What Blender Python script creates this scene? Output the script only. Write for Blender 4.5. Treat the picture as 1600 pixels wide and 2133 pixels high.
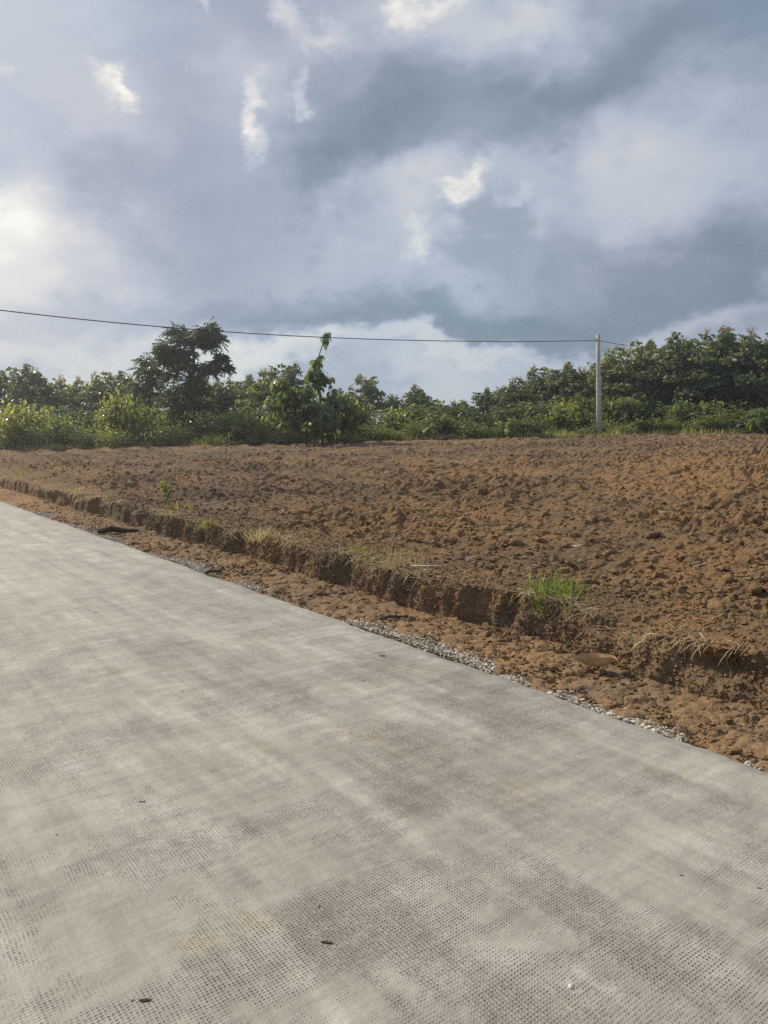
import bpy, math, random
import numpy as np
from mathutils import Vector, Matrix, Euler

# ---------------------------------------------------------------- clear
for o in list(bpy.data.objects):
    bpy.data.objects.remove(o, do_unlink=True)
SC = bpy.context.scene
COL = SC.collection
R = math.radians

# ---------------------------------------------------------------- camera
CAM_H = 1.55
F_PX, CX, CY = 1602.0, 800.0, 1066.5          # focal length and centre in pixels of the 1600x2133 photograph
PITCH = math.atan((CY - 893.0) / F_PX)
cam_d = bpy.data.cameras.new('camera')
cam_d.sensor_fit = 'VERTICAL'
cam_d.angle = 2 * math.atan(CY / F_PX)
cam_d.clip_start = 0.05
cam_d.clip_end = 8000
cam = bpy.data.objects.new('camera', cam_d)
COL.objects.link(cam)
cam.location = (0, 0, CAM_H)
cam.rotation_euler = (math.pi / 2 - PITCH, 0, 0)
SC.camera = cam

def ray(px, py):
    x, y = (px - CX) / F_PX, (CY - py) / F_PX
    cp, sp = math.cos(PITCH), math.sin(PITCH)
    return Vector((x, cp + y * sp, y * cp - sp))
def at(px, py, Y):                              # the point at depth Y seen at a pixel
    r = ray(px, py)
    return Vector((0, 0, CAM_H)) + r * (Y / r.y)
def onplane(px, py, z=0.0):
    r = ray(px, py)
    return Vector((0, 0, CAM_H)) + r * ((z - CAM_H) / r.z)
def azel(px, py):
    r = ray(px, py).normalized()
    return math.atan2(r.x, r.y), math.asin(r.z)

# ---------------------------------------------------------------- view settings
SUN_AZ, SUN_EL = R(-54), R(36)                  # azimuth measured from +Y towards +X
vs = SC.view_settings
vs.view_transform = 'Standard'
vs.look = 'None'
vs.exposure = 0.0
vs.gamma = 1.0
vs.use_curve_mapping = False
SC.render.engine = 'CYCLES'
SC.cycles.use_denoising = False
SC.cycles.use_adaptive_sampling = True
SC.cycles.adaptive_threshold = 0.01
SC.cycles.max_bounces = 5
SC.cycles.diffuse_bounces = 3
SC.cycles.glossy_bounces = 2
SC.cycles.transmission_bounces = 3
SC.cycles.transparent_max_bounces = 6
SC.cycles.volume_bounces = 0
SC.cycles.sample_clamp_indirect = 2.5
SC.cycles.sample_clamp_direct = 8

# ---------------------------------------------------------------- node helper
class NT:
    def __init__(self, tree):
        self.t = tree
        self.n = tree.nodes
        self.l = tree.links
    def put(self, sock, v):
        if v is None: return
        if isinstance(v, bpy.types.NodeSocket):
            self.l.new(v, sock)
        else:
            if sock.type == 'RGBA' and len(v) == 3: v = (*v, 1)
            sock.default_value = v
    def math(self, op, a, b=None, c=None, clamp=False):
        n = self.n.new('ShaderNodeMath'); n.operation = op; n.use_clamp = clamp
        for i, v in enumerate((a, b, c)): self.put(n.inputs[i], v)
        return n.outputs[0]
    def add(self, a, b): return self.math('ADD', a, b)
    def mul(self, a, b): return self.math('MULTIPLY', a, b)
    def mad(self, a, b, c): return self.math('MULTIPLY_ADD', a, b, c)
    def vmath(self, op, a, b=None, scale=None):
        n = self.n.new('ShaderNodeVectorMath'); n.operation = op
        self.put(n.inputs[0], a)
        if b is not None: self.put(n.inputs[1], b)
        if scale is not None: self.put(n.inputs[3], scale)
        return n.outputs[1] if op in ('LENGTH', 'DOT_PRODUCT', 'DISTANCE') else n.outputs[0]
    def noise(self, vec, scale, detail=4, rough=.5, dist=0, out=0, dims='3D', lac=2.0):
        n = self.n.new('ShaderNodeTexNoise'); n.noise_dimensions = dims
        if vec is not None: self.put(n.inputs['Vector'], vec)
        n.inputs['Scale'].default_value = scale
        n.inputs['Detail'].default_value = detail
        n.inputs['Roughness'].default_value = rough
        n.inputs['Distortion'].default_value = dist
        n.inputs['Lacunarity'].default_value = lac
        return n.outputs[out]
    def voronoi(self, vec, scale, feature='F1', rand=1.0, out=0):
        n = self.n.new('ShaderNodeTexVoronoi'); n.feature = feature
        self.put(n.inputs['Vector'], vec)
        n.inputs['Scale'].default_value = scale
        n.inputs['Randomness'].default_value = rand
        return n.outputs[out]
    def mapping(self, vec, loc=(0, 0, 0), rot=(0, 0, 0), scale=(1, 1, 1), typ='POINT'):
        n = self.n.new('ShaderNodeMapping'); n.vector_type = typ
        self.put(n.inputs[0], vec)
        n.inputs[1].default_value = loc; n.inputs[2].default_value = rot; n.inputs[3].default_value = scale
        return n.outputs[0]
    def mix(self, f, a, b, typ='MIX'):
        n = self.n.new('ShaderNodeMix'); n.data_type = 'RGBA'; n.blend_type = typ
        self.put(n.inputs[0], f); self.put(n.inputs[6], a); self.put(n.inputs[7], b)
        return n.outputs[2]
    def ramp(self, f, stops, interp='LINEAR'):
        n = self.n.new('ShaderNodeValToRGB'); self.put(n.inputs[0], f)
        n.color_ramp.interpolation = interp
        e = n.color_ramp.elements
        while len(e) < len(stops): e.new(0.5)
        for i, (p, c) in enumerate(stops):
            e[i].position = p
            e[i].color = (*c, 1) if hasattr(c, '__len__') else (c, c, c, 1)
        return n.outputs[0]
    def maprange(self, v, a, b, c=0.0, d=1.0, smooth=False):
        n = self.n.new('ShaderNodeMapRange')
        n.interpolation_type = 'SMOOTHSTEP' if smooth else 'LINEAR'
        self.put(n.inputs[0], v)
        for i, q in enumerate((a, b, c, d)): n.inputs[i + 1].default_value = q
        return n.outputs[0]
    def sep(self, v):
        n = self.n.new('ShaderNodeSeparateXYZ'); self.put(n.inputs[0], v)
        return n.outputs
    def comb(self, x, y, z=0.0):
        n = self.n.new('ShaderNodeCombineXYZ')
        self.put(n.inputs[0], x); self.put(n.inputs[1], y); self.put(n.inputs[2], z)
        return n.outputs[0]
    def bump(self, h, dist, strength=1.0, normal=None):
        n = self.n.new('ShaderNodeBump')
        n.inputs['Strength'].default_value = strength
        n.inputs['Distance'].default_value = dist
        self.put(n.inputs['Height'], h)
        if normal is not None: self.put(n.inputs['Normal'], normal)
        return n.outputs[0]

def srgb(r, g, b):
    f = lambda c: (c / 255 / 12.92) if c <= 10 else ((c / 255 + .055) / 1.055) ** 2.4
    return (f(r), f(g), f(b))

# ---------------------------------------------------------------- world: daylight sky under broken cloud
W = bpy.data.worlds.new('World')
SC.world = W
W.use_nodes = True
W.node_tree.nodes.clear()
t = NT(W.node_tree)
SKY_STRENGTH = 0.1
sky = t.n.new('ShaderNodeTexSky')
sky.sky_type = 'NISHITA'
sky.sun_disc = False
sky.sun_elevation = SUN_EL
sky.sun_rotation = SUN_AZ
tc = t.n.new('ShaderNodeTexCoord')
dvec = tc.outputs['Generated']
dx, dy, dz = t.sep(dvec)
az = t.math('ARCTAN2', dx, dy)
el = t.math('ARCSINE', dz)
# wispy displacement of the cloud masses
cv = t.vmath('MULTIPLY', dvec, (1, 1, 1.5))
wn = t.noise(cv, 4.5, 4, .55, 0, out=1)
w2 = t.noise(cv, 20.0, 4, .62, 0, out=1)
wv = t.vmath('ADD', t.vmath('SCALE', t.vmath('SUBTRACT', wn, (.5, .5, .5)), scale=.25),
             t.vmath('SCALE', t.vmath('SUBTRACT', w2, (.5, .5, .5)), scale=.075))
q = t.vmath('ADD', t.comb(az, el, 0.0), t.vmath('MULTIPLY', wv, (1, 1, 0)))
q2 = t.vmath('ADD', t.comb(az, el, 0.0), t.vmath('MULTIPLY', t.vmath('SCALE', t.vmath('SUBTRACT', w2, (.5, .5, .5)), scale=.085), (1, 1, 0)))
# (px, py, rx, ry, rotation in degrees, tone)  soft masses
MASSES = [
    (720, 300, 280, 260, 0, -.17), (655, 405, 140, 100, 15, -.08), (980, 225, 330, 130, 15, -.10), (560, 130, 150, 120, 0, .05), (560, 250, 120, 180, 0, .05), (250, 200, 190, 120, -40, .05), (960, 400, 190, 90, 15, .07), (940, 30, 260, 70, 0, .06),
    (1420, 50, 420, 180, 15, -.12), (1230, 180, 250, 110, 40, -.06), (1560, 130, 200, 200, 0, -.05),
    (1330, 600, 560, 150, 0, -.13), (860, 655, 650, 70, 0, -.09), (1560, 500, 260, 210, 0, -.07),
    (300, 655, 500, 50, 0, -.05), (215, 345, 80, 90, 0, -.05), (1040, 490, 180, 70, 0, -.07),
    (350, 470, 300, 180, 0, -.03), (330, 250, 120, 160, 0, -.04), (820, 690, 600, 40, 0, -.05),
    (-60, 470, 340, 220, 0, .15), (20, 250, 300, 420, 0, .06), (-30, 640, 560, 240, 0, .11),
    (1130, 85, 200, 100, 0, .11), (1400, 300, 300, 170, 15, .09), (1290, 290, 90, 130, -15, .04),
    (830, 440, 210, 90, 0, .10), (900, 560, 420, 85, 0, .07), (700, 500, 260, 110, 0, .03),
    (560, 765, 260, 60, 0, .22), (930, 740, 400, 42, 0, .17), (960, 810, 300, 60, 0, .12),
    (180, 755, 420, 60, 0, .12), (1420, 685, 280, 50, 15, .15), (60, 60, 260, 200, 0, .04),
    (880, 60, 260, 120, 0, .06), (640, 130, 200, 130, 0, .03), (1300, 430, 420, 130, 0, .03),
]
# small bright rents where sunlit cloud shows through
RENTS = [
    (522, 288, 52, 66, 15, .34), (518, 220, 30, 80, -15, .24), (618, 198, 28, 66, -15, .22), (238, 190, 76, 32, -40, .32),
    (592, 18, 56, 46, 0, .18), (660, 76, 120, 40, -15, .14), (890, 4, 140, 40, 15, .22), (836, 40, 50, 52, 0, .13),
    (985, 372, 76, 42, 40, .22), (935, 390, 56, 26, 0, .18), (1064, 404, 50, 36, 0, .13), (1115, 440, 70, 36, 40, .08),
    (868, 515, 46, 48, 15, .17), (860, 470, 56, 36, 0, .10), (412, 18, 22, 22, 0, .20), (10, 455, 230, 105, 15, .16),
    (1140, 28, 110, 60, 0, .09), (5, 150, 36, 36, 0, .12), (1100, 195, 110, 36, 40, .07),
]
_rot = {}
def blob(key, vec, m, lo, hi, amp):
    """smooth falloff round one direction of the sky"""
    px, py, rx, ry, rot, _ = m
    a, e = azel(px, py)
    rot = min((0, 15, -15, 40, -40), key=lambda q_: abs(q_ - rot))
    c, s_ = math.cos(R(rot)), math.sin(R(rot))
    if (key, rot) not in _rot:
        _rot[(key, rot)] = vec if rot == 0 else t.comb(t.vmath('DOT_PRODUCT', vec, (c, s_, 0)), t.vmath('DOT_PRODUCT', vec, (-s_, c, 0)), 0.0)
    v = _rot[(key, rot)]
    la, le = a * c + e * s_, -a * s_ + e * c
    if key == 'r': rx, ry = rx * .64, ry * .64
    kx, ky = F_PX / rx, F_PX / ry
    n = t.n.new('ShaderNodeVectorMath'); n.operation = 'MULTIPLY_ADD'
    t.put(n.inputs[0], v); n.inputs[1].default_value = (kx, ky, 0); n.inputs[2].default_value = (-la * kx, -le * ky, 0)
    d = t.vmath('LENGTH', n.outputs[0])
    return t.maprange(d, hi, lo, 0, amp, smooth=True)
big = t.noise(cv, 1.6, 3, .55)
fine = t.noise(t.vmath('MULTIPLY', dvec, (1, 1, 2.2)), 5.0, 5, .56, .5)
tone = t.mad(big, .16, .625 - .08)
tone = t.mad(fine, .17, t.add(tone, -.080))
for m in MASSES:
    tone = t.add(tone, blob('m', q, m, .18, 1.05, m[5] * .95))
rents = None
for m in RENTS:
    b_ = blob('r', q2, m, .0, 1.4, m[5] * .95)
    rents = b_ if rents is None else t.add(rents, b_)
tone = t.mad(rents, t.maprange(t.sep(w2)[2], .36, .64, .45, 1.15), tone)
cloud = t.ramp(tone, [(.38, srgb(108, 127, 146)), (.52, srgb(135, 151, 170)), (.62, srgb(160, 172, 191)),
                      (.71, srgb(184, 193, 209)), (.80, srgb(205, 209, 216)), (.90, srgb(230, 229, 226)), (1.0, srgb(252, 249, 240))])
# slow drift of hue between lavender and blue grey across the cloud
hue = t.noise(cv, 2.2, 1, .5)
cloud = t.mix(t.maprange(hue, .35, .65, 0, 1), t.mix(1.0, cloud, (.95, 1.01, 1.02), 'MULTIPLY'), t.mix(1.0, cloud, (1.035, 1.0, .985), 'MULTIPLY'))
cloud = t.mix(.12, cloud, t.vmath('SCALE', (1.0, 1.0, 1.0), scale=t.vmath('DOT_PRODUCT', cloud, (.3, .5, .2))))
skyc = t.mix(.93, sky.outputs[0], t.vmath('SCALE', cloud, scale=1 / SKY_STRENGTH))
bg = t.n.new('ShaderNodeBackground')
bg.inputs['Strength'].default_value = SKY_STRENGTH
t.put(bg.inputs['Color'], skyc)
wo = t.n.new('ShaderNodeOutputWorld')
t.l.new(bg.outputs[0], wo.inputs[0])
W.cycles.sampling_method = 'NONE'

# ---------------------------------------------------------------- sun
sd = bpy.data.lights.new('sun', 'SUN')
sd.energy = 4.7
sd.angle = R(1.5)
sd.color = (1.0, .90, .74)
sun = bpy.data.objects.new('sun', sd)
COL.objects.link(sun)
sdir = Vector((math.sin(SUN_AZ) * math.cos(SUN_EL), math.cos(SUN_AZ) * math.cos(SUN_EL), math.sin(SUN_EL)))
sun.rotation_euler = (-sdir).to_track_quat('-Z', 'Y').to_euler()
sun.location = sdir * 30

# ---------------------------------------------------------------- numpy noise
def _h(ix, iy, seed):
    ix = ix.astype(np.int64); iy = iy.astype(np.int64)
    h = (ix * 374761393 + iy * 668265263 + seed * 2147483647 + 1274126177) & 0xFFFFFFFF
    h = ((h ^ (h >> 13)) * 1274126177) & 0xFFFFFFFF
    h = ((h ^ (h >> 16)) * 2246822519) & 0xFFFFFFFF
    return ((h ^ (h >> 15)) & 0xFFFFFF) / float(0x1000000)
def pnoise(x, y, seed=0):                        # gradient noise, about -1..1
    x0 = np.floor(x); y0 = np.floor(y)
    fx = x - x0; fy = y - y0
    u = fx * fx * fx * (fx * (fx * 6 - 15) + 10); v = fy * fy * fy * (fy * (fy * 6 - 15) + 10)
    def g(ix, iy, dx, dy):
        a = _h(ix, iy, seed) * 2 * np.pi
        return np.cos(a) * dx + np.sin(a) * dy
    a = g(x0, y0, fx, fy); b = g(x0 + 1, y0, fx - 1, fy)
    c = g(x0, y0 + 1, fx, fy - 1); d = g(x0 + 1, y0 + 1, fx - 1, fy - 1)
    return 1.5 * ((a * (1 - u) + b * u) * (1 - v) + (c * (1 - u) + d * u) * v)
def fbm(x, y, octs=4, seed=0, gain=.5):
    s = 0; a = 1.0; n = 0
    for k in range(octs):
        s = s + a * pnoise(x * 2 ** k + 17.3 * k, y * 2 ** k - 9.1 * k, seed + k)
        n += a; a *= gain
    return s / n
def lumps(x, y, seed, keep=.7):                  # domes of random size scattered one to a cell, 0..1
    x0 = np.floor(x); y0 = np.floor(y)
    best = np.zeros_like(x)
    for i in (-1, 0, 1):
        for j in (-1, 0, 1):
            cx = x0 + i; cy = y0 + j
            px = cx + _h(cx, cy, seed); py = cy + _h(cx, cy, seed + 1)
            rr = .25 + .55 * _h(cx, cy, seed + 2)
            on = _h(cx, cy, seed + 3) < keep
            el = .7 + .6 * _h(cx, cy, seed + 4)
            d2 = ((x - px) / el) ** 2 + ((y - py) * el) ** 2
            v = np.sqrt(np.maximum(0, 1 - d2 / rr ** 2)) * rr * on
            best = np.maximum(best, v)
    return best
def sstep(a, b, x):
    u = np.clip((x - a) / (b - a), 0, 1)
    return u * u * (3 - 2 * u)

# ---------------------------------------------------------------- mesh helpers
def tag(o, label=None, cat=None, group=None, kind=None):
    if label: o['label'] = label
    if cat: o['category'] = cat
    if group: o['group'] = group
    if kind: o['kind'] = kind
    return o
def obj(name, me, parent=None, loc=None, rot=None, scale=None):
    o = bpy.data.objects.new(name, me)
    COL.objects.link(o)
    if parent: o.parent = parent
    if loc is not None: o.location = loc
    if rot is not None: o.rotation_euler = rot
    if scale is not None: o.scale = scale if hasattr(scale, '__len__') else (scale,) * 3
    return o
def empty(name, loc, rot=None, scale=None):
    o = obj(name, None, None, loc, rot, scale)
    o.empty_display_size = .2
    return o
def mesh_np(name, V, faces, mat, smooth=False, attr=None):
    """faces: list of (k,m) int arrays, m vertices to a face"""
    me = bpy.data.meshes.new(name)
    V = np.asarray(V, dtype=np.float32)
    me.vertices.add(len(V)); me.vertices.foreach_set('co', V.ravel())
    loops = np.concatenate([f.ravel() for f in faces]).astype(np.int32)
    tot = np.concatenate([np.full(len(f), f.shape[1], dtype=np.int32) for f in faces])
    st = np.concatenate([[0], np.cumsum(tot)[:-1]]).astype(np.int32)
    me.loops.add(len(loops)); me.loops.foreach_set('vertex_index', loops)
    me.polygons.add(len(tot)); me.polygons.foreach_set('loop_start', st)
    me.polygons.foreach_set('use_smooth', np.full(len(tot), smooth, dtype=bool))
    if attr is not None:
        a = me.attributes.new('tint', 'FLOAT_COLOR', 'POINT')
        c = np.ones((len(V), 4), dtype=np.float32); c[:, :attr.shape[1]] = attr
        a.data.foreach_set('color', c.ravel())
    me.update(calc_edges=True)
    if mat: me.materials.append(mat)
    return me
class MB:
    """collects numpy pieces into one mesh"""
    def __init__(self):
        self.V = []; self.F = {}; self.A = []; self.n = 0
    def addv(self, V, faces, tint=(.5, .5, .5)):
        V = np.asarray(V, float)
        for f in faces:
            f = np.asarray(f, int)
            self.F.setdefault(f.shape[1], []).append(f + self.n)
        self.V.append(V)
        A = np.asarray(tint, float)
        if A.ndim == 1: A = np.tile(A, (len(V), 1))
        self.A.append(A)
        self.n += len(V)
    def box(self, c, s, rz=0.0):
        x, y, z = np.asarray(s) / 2
        V = np.array([[i * x, j * y, k * z] for k in (-1, 1) for j in (-1, 1) for i in (-1, 1)])
        cr, sr = math.cos(rz), math.sin(rz)
        V = np.stack([V[:, 0] * cr - V[:, 1] * sr, V[:, 0] * sr + V[:, 1] * cr, V[:, 2]], 1) + np.asarray(c)
        self.addv(V, [np.array([[0, 2, 3, 1], [4, 5, 7, 6], [0, 1, 5, 4], [2, 6, 7, 3], [0, 4, 6, 2], [1, 3, 7, 5]])])
    def tube(self, pts, rad, sides=6, cap=True, tint=(.5, .5, .5)):
        P = np.asarray(pts, float); n = len(P)
        rad = np.broadcast_to(np.asarray(rad, float), (n,))
        T = np.gradient(P, axis=0); T /= np.linalg.norm(T, axis=1)[:, None] + 1e-9
        ref = np.array([1., 0, 0]) if abs(T[0][0]) < .8 else np.array([0, 1., 0])
        B = np.cross(T, ref); B /= np.linalg.norm(B, axis=1)[:, None] + 1e-9
        N = np.cross(B, T)
        a = np.linspace(0, 2 * np.pi, sides, endpoint=False)
        V = P[:, None] + rad[:, None, None] * (np.cos(a)[None, :, None] * B[:, None] + np.sin(a)[None, :, None] * N[:, None])
        i = np.arange(n - 1)[:, None] * sides; j = np.arange(sides)[None]
        k = (j + 1) % sides
        Q = np.stack([i + j, i + k, i + sides + k, i + sides + j], -1).reshape(-1, 4)
        f = [Q]
        if cap: f.append(np.array([list(range(sides))[::-1], [(n - 1) * sides + q for q in range(sides)]]))
        self.addv(V.reshape(-1, 3), f, tint)
    def mesh(self, name, mat, smooth=False):
        return mesh_np(name, np.concatenate(self.V), [np.concatenate(f) for f in self.F.values()], mat, smooth, np.concatenate(self.A))

def unit(v): return v / (np.linalg.norm(v, axis=-1, keepdims=True) + 1e-9)
def add_leaves(mb, P, D, N, L, Wd, curl, rng, full=True, fold=.25, tint=None):
    """a leaf with midrib, arched blade and pointed tip for every row of P"""
    P = np.asarray(P, float); m = len(P)
    T = unit(np.asarray(D, float)); B = unit(np.cross(T, np.asarray(N, float))); U = np.cross(B, T)
    L = np.broadcast_to(L, (m,))[:, None]; Wd = np.broadcast_to(Wd, (m,))[:, None]; curl = np.broadcast_to(curl, (m,))[:, None]
    c = lambda u: P + T * L * u - U * curl * L * u * u
    e = lambda u, w, s: c(u) + B * (s * w * Wd) + U * (fold * w * Wd)
    if full:
        pts = [c(0), e(.32, .48, -1), c(.32), e(.32, .48, 1), e(.70, .40, -1), c(.70), e(.70, .40, 1), c(1)]
        fs = ([[0, 2, 1], [0, 3, 2], [4, 5, 7], [5, 6, 7]], [[1, 2, 5, 4], [2, 3, 6, 5]])
    else:
        pts = [c(0), e(.45, .5, -1), c(1), e(.45, .5, 1)]
        fs = ([[0, 1, 2], [0, 2, 3]],)
    k = len(pts)
    V = np.stack(pts, 1).reshape(-1, 3)
    off = (np.arange(m) * k)[:, None, None]
    if tint is None: tint = rng.random((m, 3))
    mb.addv(V, [(np.asarray(f)[None] + off).reshape(-1, len(f[0])) for f in fs], np.repeat(tint, k, axis=0))
def rvec(rng, m):
    return unit(rng.normal(size=(m, 3)))

# ---------------------------------------------------------------- materials
def material(name):
    m = bpy.data.materials.new(name); m.use_nodes = True
    m.node_tree.nodes.clear()
    k = NT(m.node_tree)
    out = k.n.new('ShaderNodeOutputMaterial')
    return m, k, out
def principled(k, out, color, rough=.9, normal=None, spec=.3):
    b = k.n.new('ShaderNodeBsdfPrincipled')
    k.put(b.inputs['Base Color'], color); k.put(b.inputs['Roughness'], rough)
    b.inputs['Specular IOR Level'].default_value = spec
    if normal is not None: k.put(b.inputs['Normal'], normal)
    k.l.new(b.outputs[0], out.inputs[0])
    return b
def leaf_material(name, dark, mid, young, trans=.35, rough=.42):
    dark, mid, young = (tuple(q_ * g_ for q_ in c_) for c_, g_ in ((dark, 1.05), (mid, 1.15), (young, 1.2)))
    m, k, out = material(name)
    at_ = k.n.new('ShaderNodeAttribute'); at_.attribute_name = 'tint'
    r, g, b_ = k.sep(at_.outputs['Vector'])
    oi = k.n.new('ShaderNodeObjectInfo')
    f = k.mad(oi.outputs['Random'], .40, k.mad(r, .75, -.05))
    c = k.ramp(f, [(.0, dark), (.55, mid), (1.0, young)])
    geo = k.n.new('ShaderNodeNewGeometry')
    c2 = k.mix(k.mul(geo.outputs['Backfacing'], .55), c, k.mix(1.0, c, (1.5, 1.45, 1.6), 'MULTIPLY'))
    p = k.n.new('ShaderNodeBsdfPrincipled')
    k.put(p.inputs['Base Color'], c2); k.put(p.inputs['Roughness'], k.mad(g, .25, rough - .1))
    p.inputs['Specular IOR Level'].default_value = .32
    tr = k.n.new('ShaderNodeBsdfTranslucent')
    k.put(tr.inputs['Color'], k.mix(1.0, c, (2.1, 2.2, .9), 'MULTIPLY'))
    ms = k.n.new('ShaderNodeMixShader'); ms.inputs[0].default_value = trans
    k.l.new(p.outputs[0], ms.inputs[1]); k.l.new(tr.outputs[0], ms.inputs[2])
    k.l.new(ms.outputs[0], out.inputs[0])
    return m
M = {}
M['teak'] = leaf_material('teak_leaf', (.056, .073, .036), (.105, .124, .057), (.210, .215, .098), .38)
M['teak_young'] = leaf_material('young_teak_leaf', (.054, .078, .032), (.095, .125, .046), (.200, .215, .070), .42)
M['feather'] = leaf_material('feather_leaf', (.042, .060, .027), (.070, .092, .040), (.115, .138, .060), .38)
M['shrub'] = leaf_material('shrub_leaf', (.056, .074, .033), (.110, .128, .055), (.235, .240, .102), .42)
M['shrub_yellow'] = leaf_material('yellow_shrub_leaf', (.070, .088, .032), (.145, .157, .052), (.31, .29, .082), .43)
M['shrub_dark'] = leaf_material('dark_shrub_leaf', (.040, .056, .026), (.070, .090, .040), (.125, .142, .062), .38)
M['grass'] = leaf_material('grass_blade', (.10, .105, .045), (.18, .175, .075), (.36, .33, .17), .40)
M['grass_lush'] = leaf_material('lush_grass_blade', (.065, .105, .028), (.13, .18, .045), (.30, .33, .12), .40)
M['straw'] = leaf_material('straw', (.20, .155, .09), (.38, .31, .20), (.62, .55, .40), .2, .7)

def bark_material(name, a, b):
    m, k, out = material(name)
    tc_ = k.n.new('ShaderNodeTexCoord')
    v = k.mapping(tc_.outputs['Object'], scale=(1, 1, .25))
    n = k.noise(v, 14, 6, .6)
    principled(k, out, k.ramp(n, [(.3, a), (.7, b)]), .9, k.bump(n, .02, .7))
    return m
M['bark'] = bark_material('bark', (.06, .05, .038), (.16, .14, .11))
M['twig'] = bark_material('dry_twig', (.05, .038, .026), (.16, .12, .08))

def soil_material(name, red=0.5, bump=.016):
    m, k, out = material(name)
    g = k.n.new('ShaderNodeNewGeometry')
    P = g.outputs['Position']
    big = k.noise(P, .16, 3, .55)
    mid = k.noise(P, 1.1, 4, .62)
    rel = k.noise(P, 5.5, 7, .76)
    grit = k.noise(P, 95, 2, .6)
    f = k.add(k.mad(big, 1.15, -.575), k.mad(mid, .95, -.475))
    dist = k.vmath('DISTANCE', k.vmath('MULTIPLY', P, (1, .6, 0)), (6.0, 8.5, 0))
    f = k.add(f, k.maprange(dist, 1.0, 9.0, .17, -.10, smooth=True))
    f = k.add(k.add(f, red), k.mad(rel, .7, -.35))
    c = k.ramp(f, [(.05, (.225, .165, .112)), (.36, (.330, .228, .140)), (.64, (.455, .282, .142)), (.95, (.52, .30, .135))])
    c = k.mix(k.maprange(grit, .35, .7, 0, .6), k.mix(1.0, c, (.70, .70, .72), 'MULTIPLY'), k.mix(1.0, c, (1.25, 1.22, 1.16), 'MULTIPLY'))
    h = k.mad(grit, .10, rel)
    principled(k, out, c, .95, k.bump(h, bump, 1.0), .12)
    return m
M['soil'] = soil_material('ploughed_soil', .46, .17)
M['soil_bank'] = soil_material('cut_soil', .38, .11)
M['soil_shoulder'] = soil_material('shoulder_soil', .52, .07)
M['clod'] = soil_material('clod_soil', .50, .13)

def gravel_material():
    m, k, out = material('crushed_stone')
    a = k.n.new('ShaderNodeAttribute'); a.attribute_name = 'tint'
    r, g, b_ = k.sep(a.outputs['Vector'])
    geo = k.n.new('ShaderNodeNewGeometry')
    n = k.noise(geo.outputs['Position'], 60, 4, .6)
    c = k.ramp(r, [(0, (.28, .21, .145)), (.35, (.43, .37, .29)), (.65, (.57, .53, .465)), (1, (.72, .70, .64))])
    c = k.mix(k.maprange(n, .3, .7, 0, .6), c, k.mix(1.0, c, (.6, .55, .45), 'MULTIPLY'))
    principled(k, out, c, .9, k.bump(n, .006, .8), .2)
    return m
M['gravel'] = gravel_material()

def plain(name, c, rough=.8, var=.25, scale=20, bump=.003):
    m, k, out = material(name)
    tc_ = k.n.new('ShaderNodeTexCoord')
    n = k.noise(tc_.outputs['Object'], scale, 5, .6)
    lo = tuple(q * (1 - var) for q in c); hi = tuple(q * (1 + var) for q in c)
    principled(k, out, k.ramp(n, [(.3, lo), (.7, hi)]), rough, k.bump(n, bump, .8), .25)
    return m
M['pole'] = plain('cast_concrete', (.44, .44, .43), .85, .18, 7, .004)
M['metal'] = plain('galvanised_steel', (.30, .31, .32), .5, .15, 30, .001)
M['rubber'] = plain('black_cable', (.018, .018, .02), .6, .1, 30, .0005)
M['dead_leaf'] = plain('dead_leaf', (.46, .315, .18), .75, .35, 14, .004)
M['dark_bit'] = plain('dark_dead_leaf', (.055, .04, .03), .85, .35, 50, .002)
M['pale_bit'] = plain('pale_dry_leaf', (.55, .50, .40), .8, .2, 40, .002)
M['stone_white'] = plain('pale_stone', (.60, .58, .53), .8, .15, 60, .002)
M['wood_dark'] = plain('weathered_dark_wood', (.065, .045, .032), .9, .4, 18, .004)
M['zinc'] = plain('zinc_sheet', (.46, .48, .50), .55, .15, 9, .002)

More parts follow.
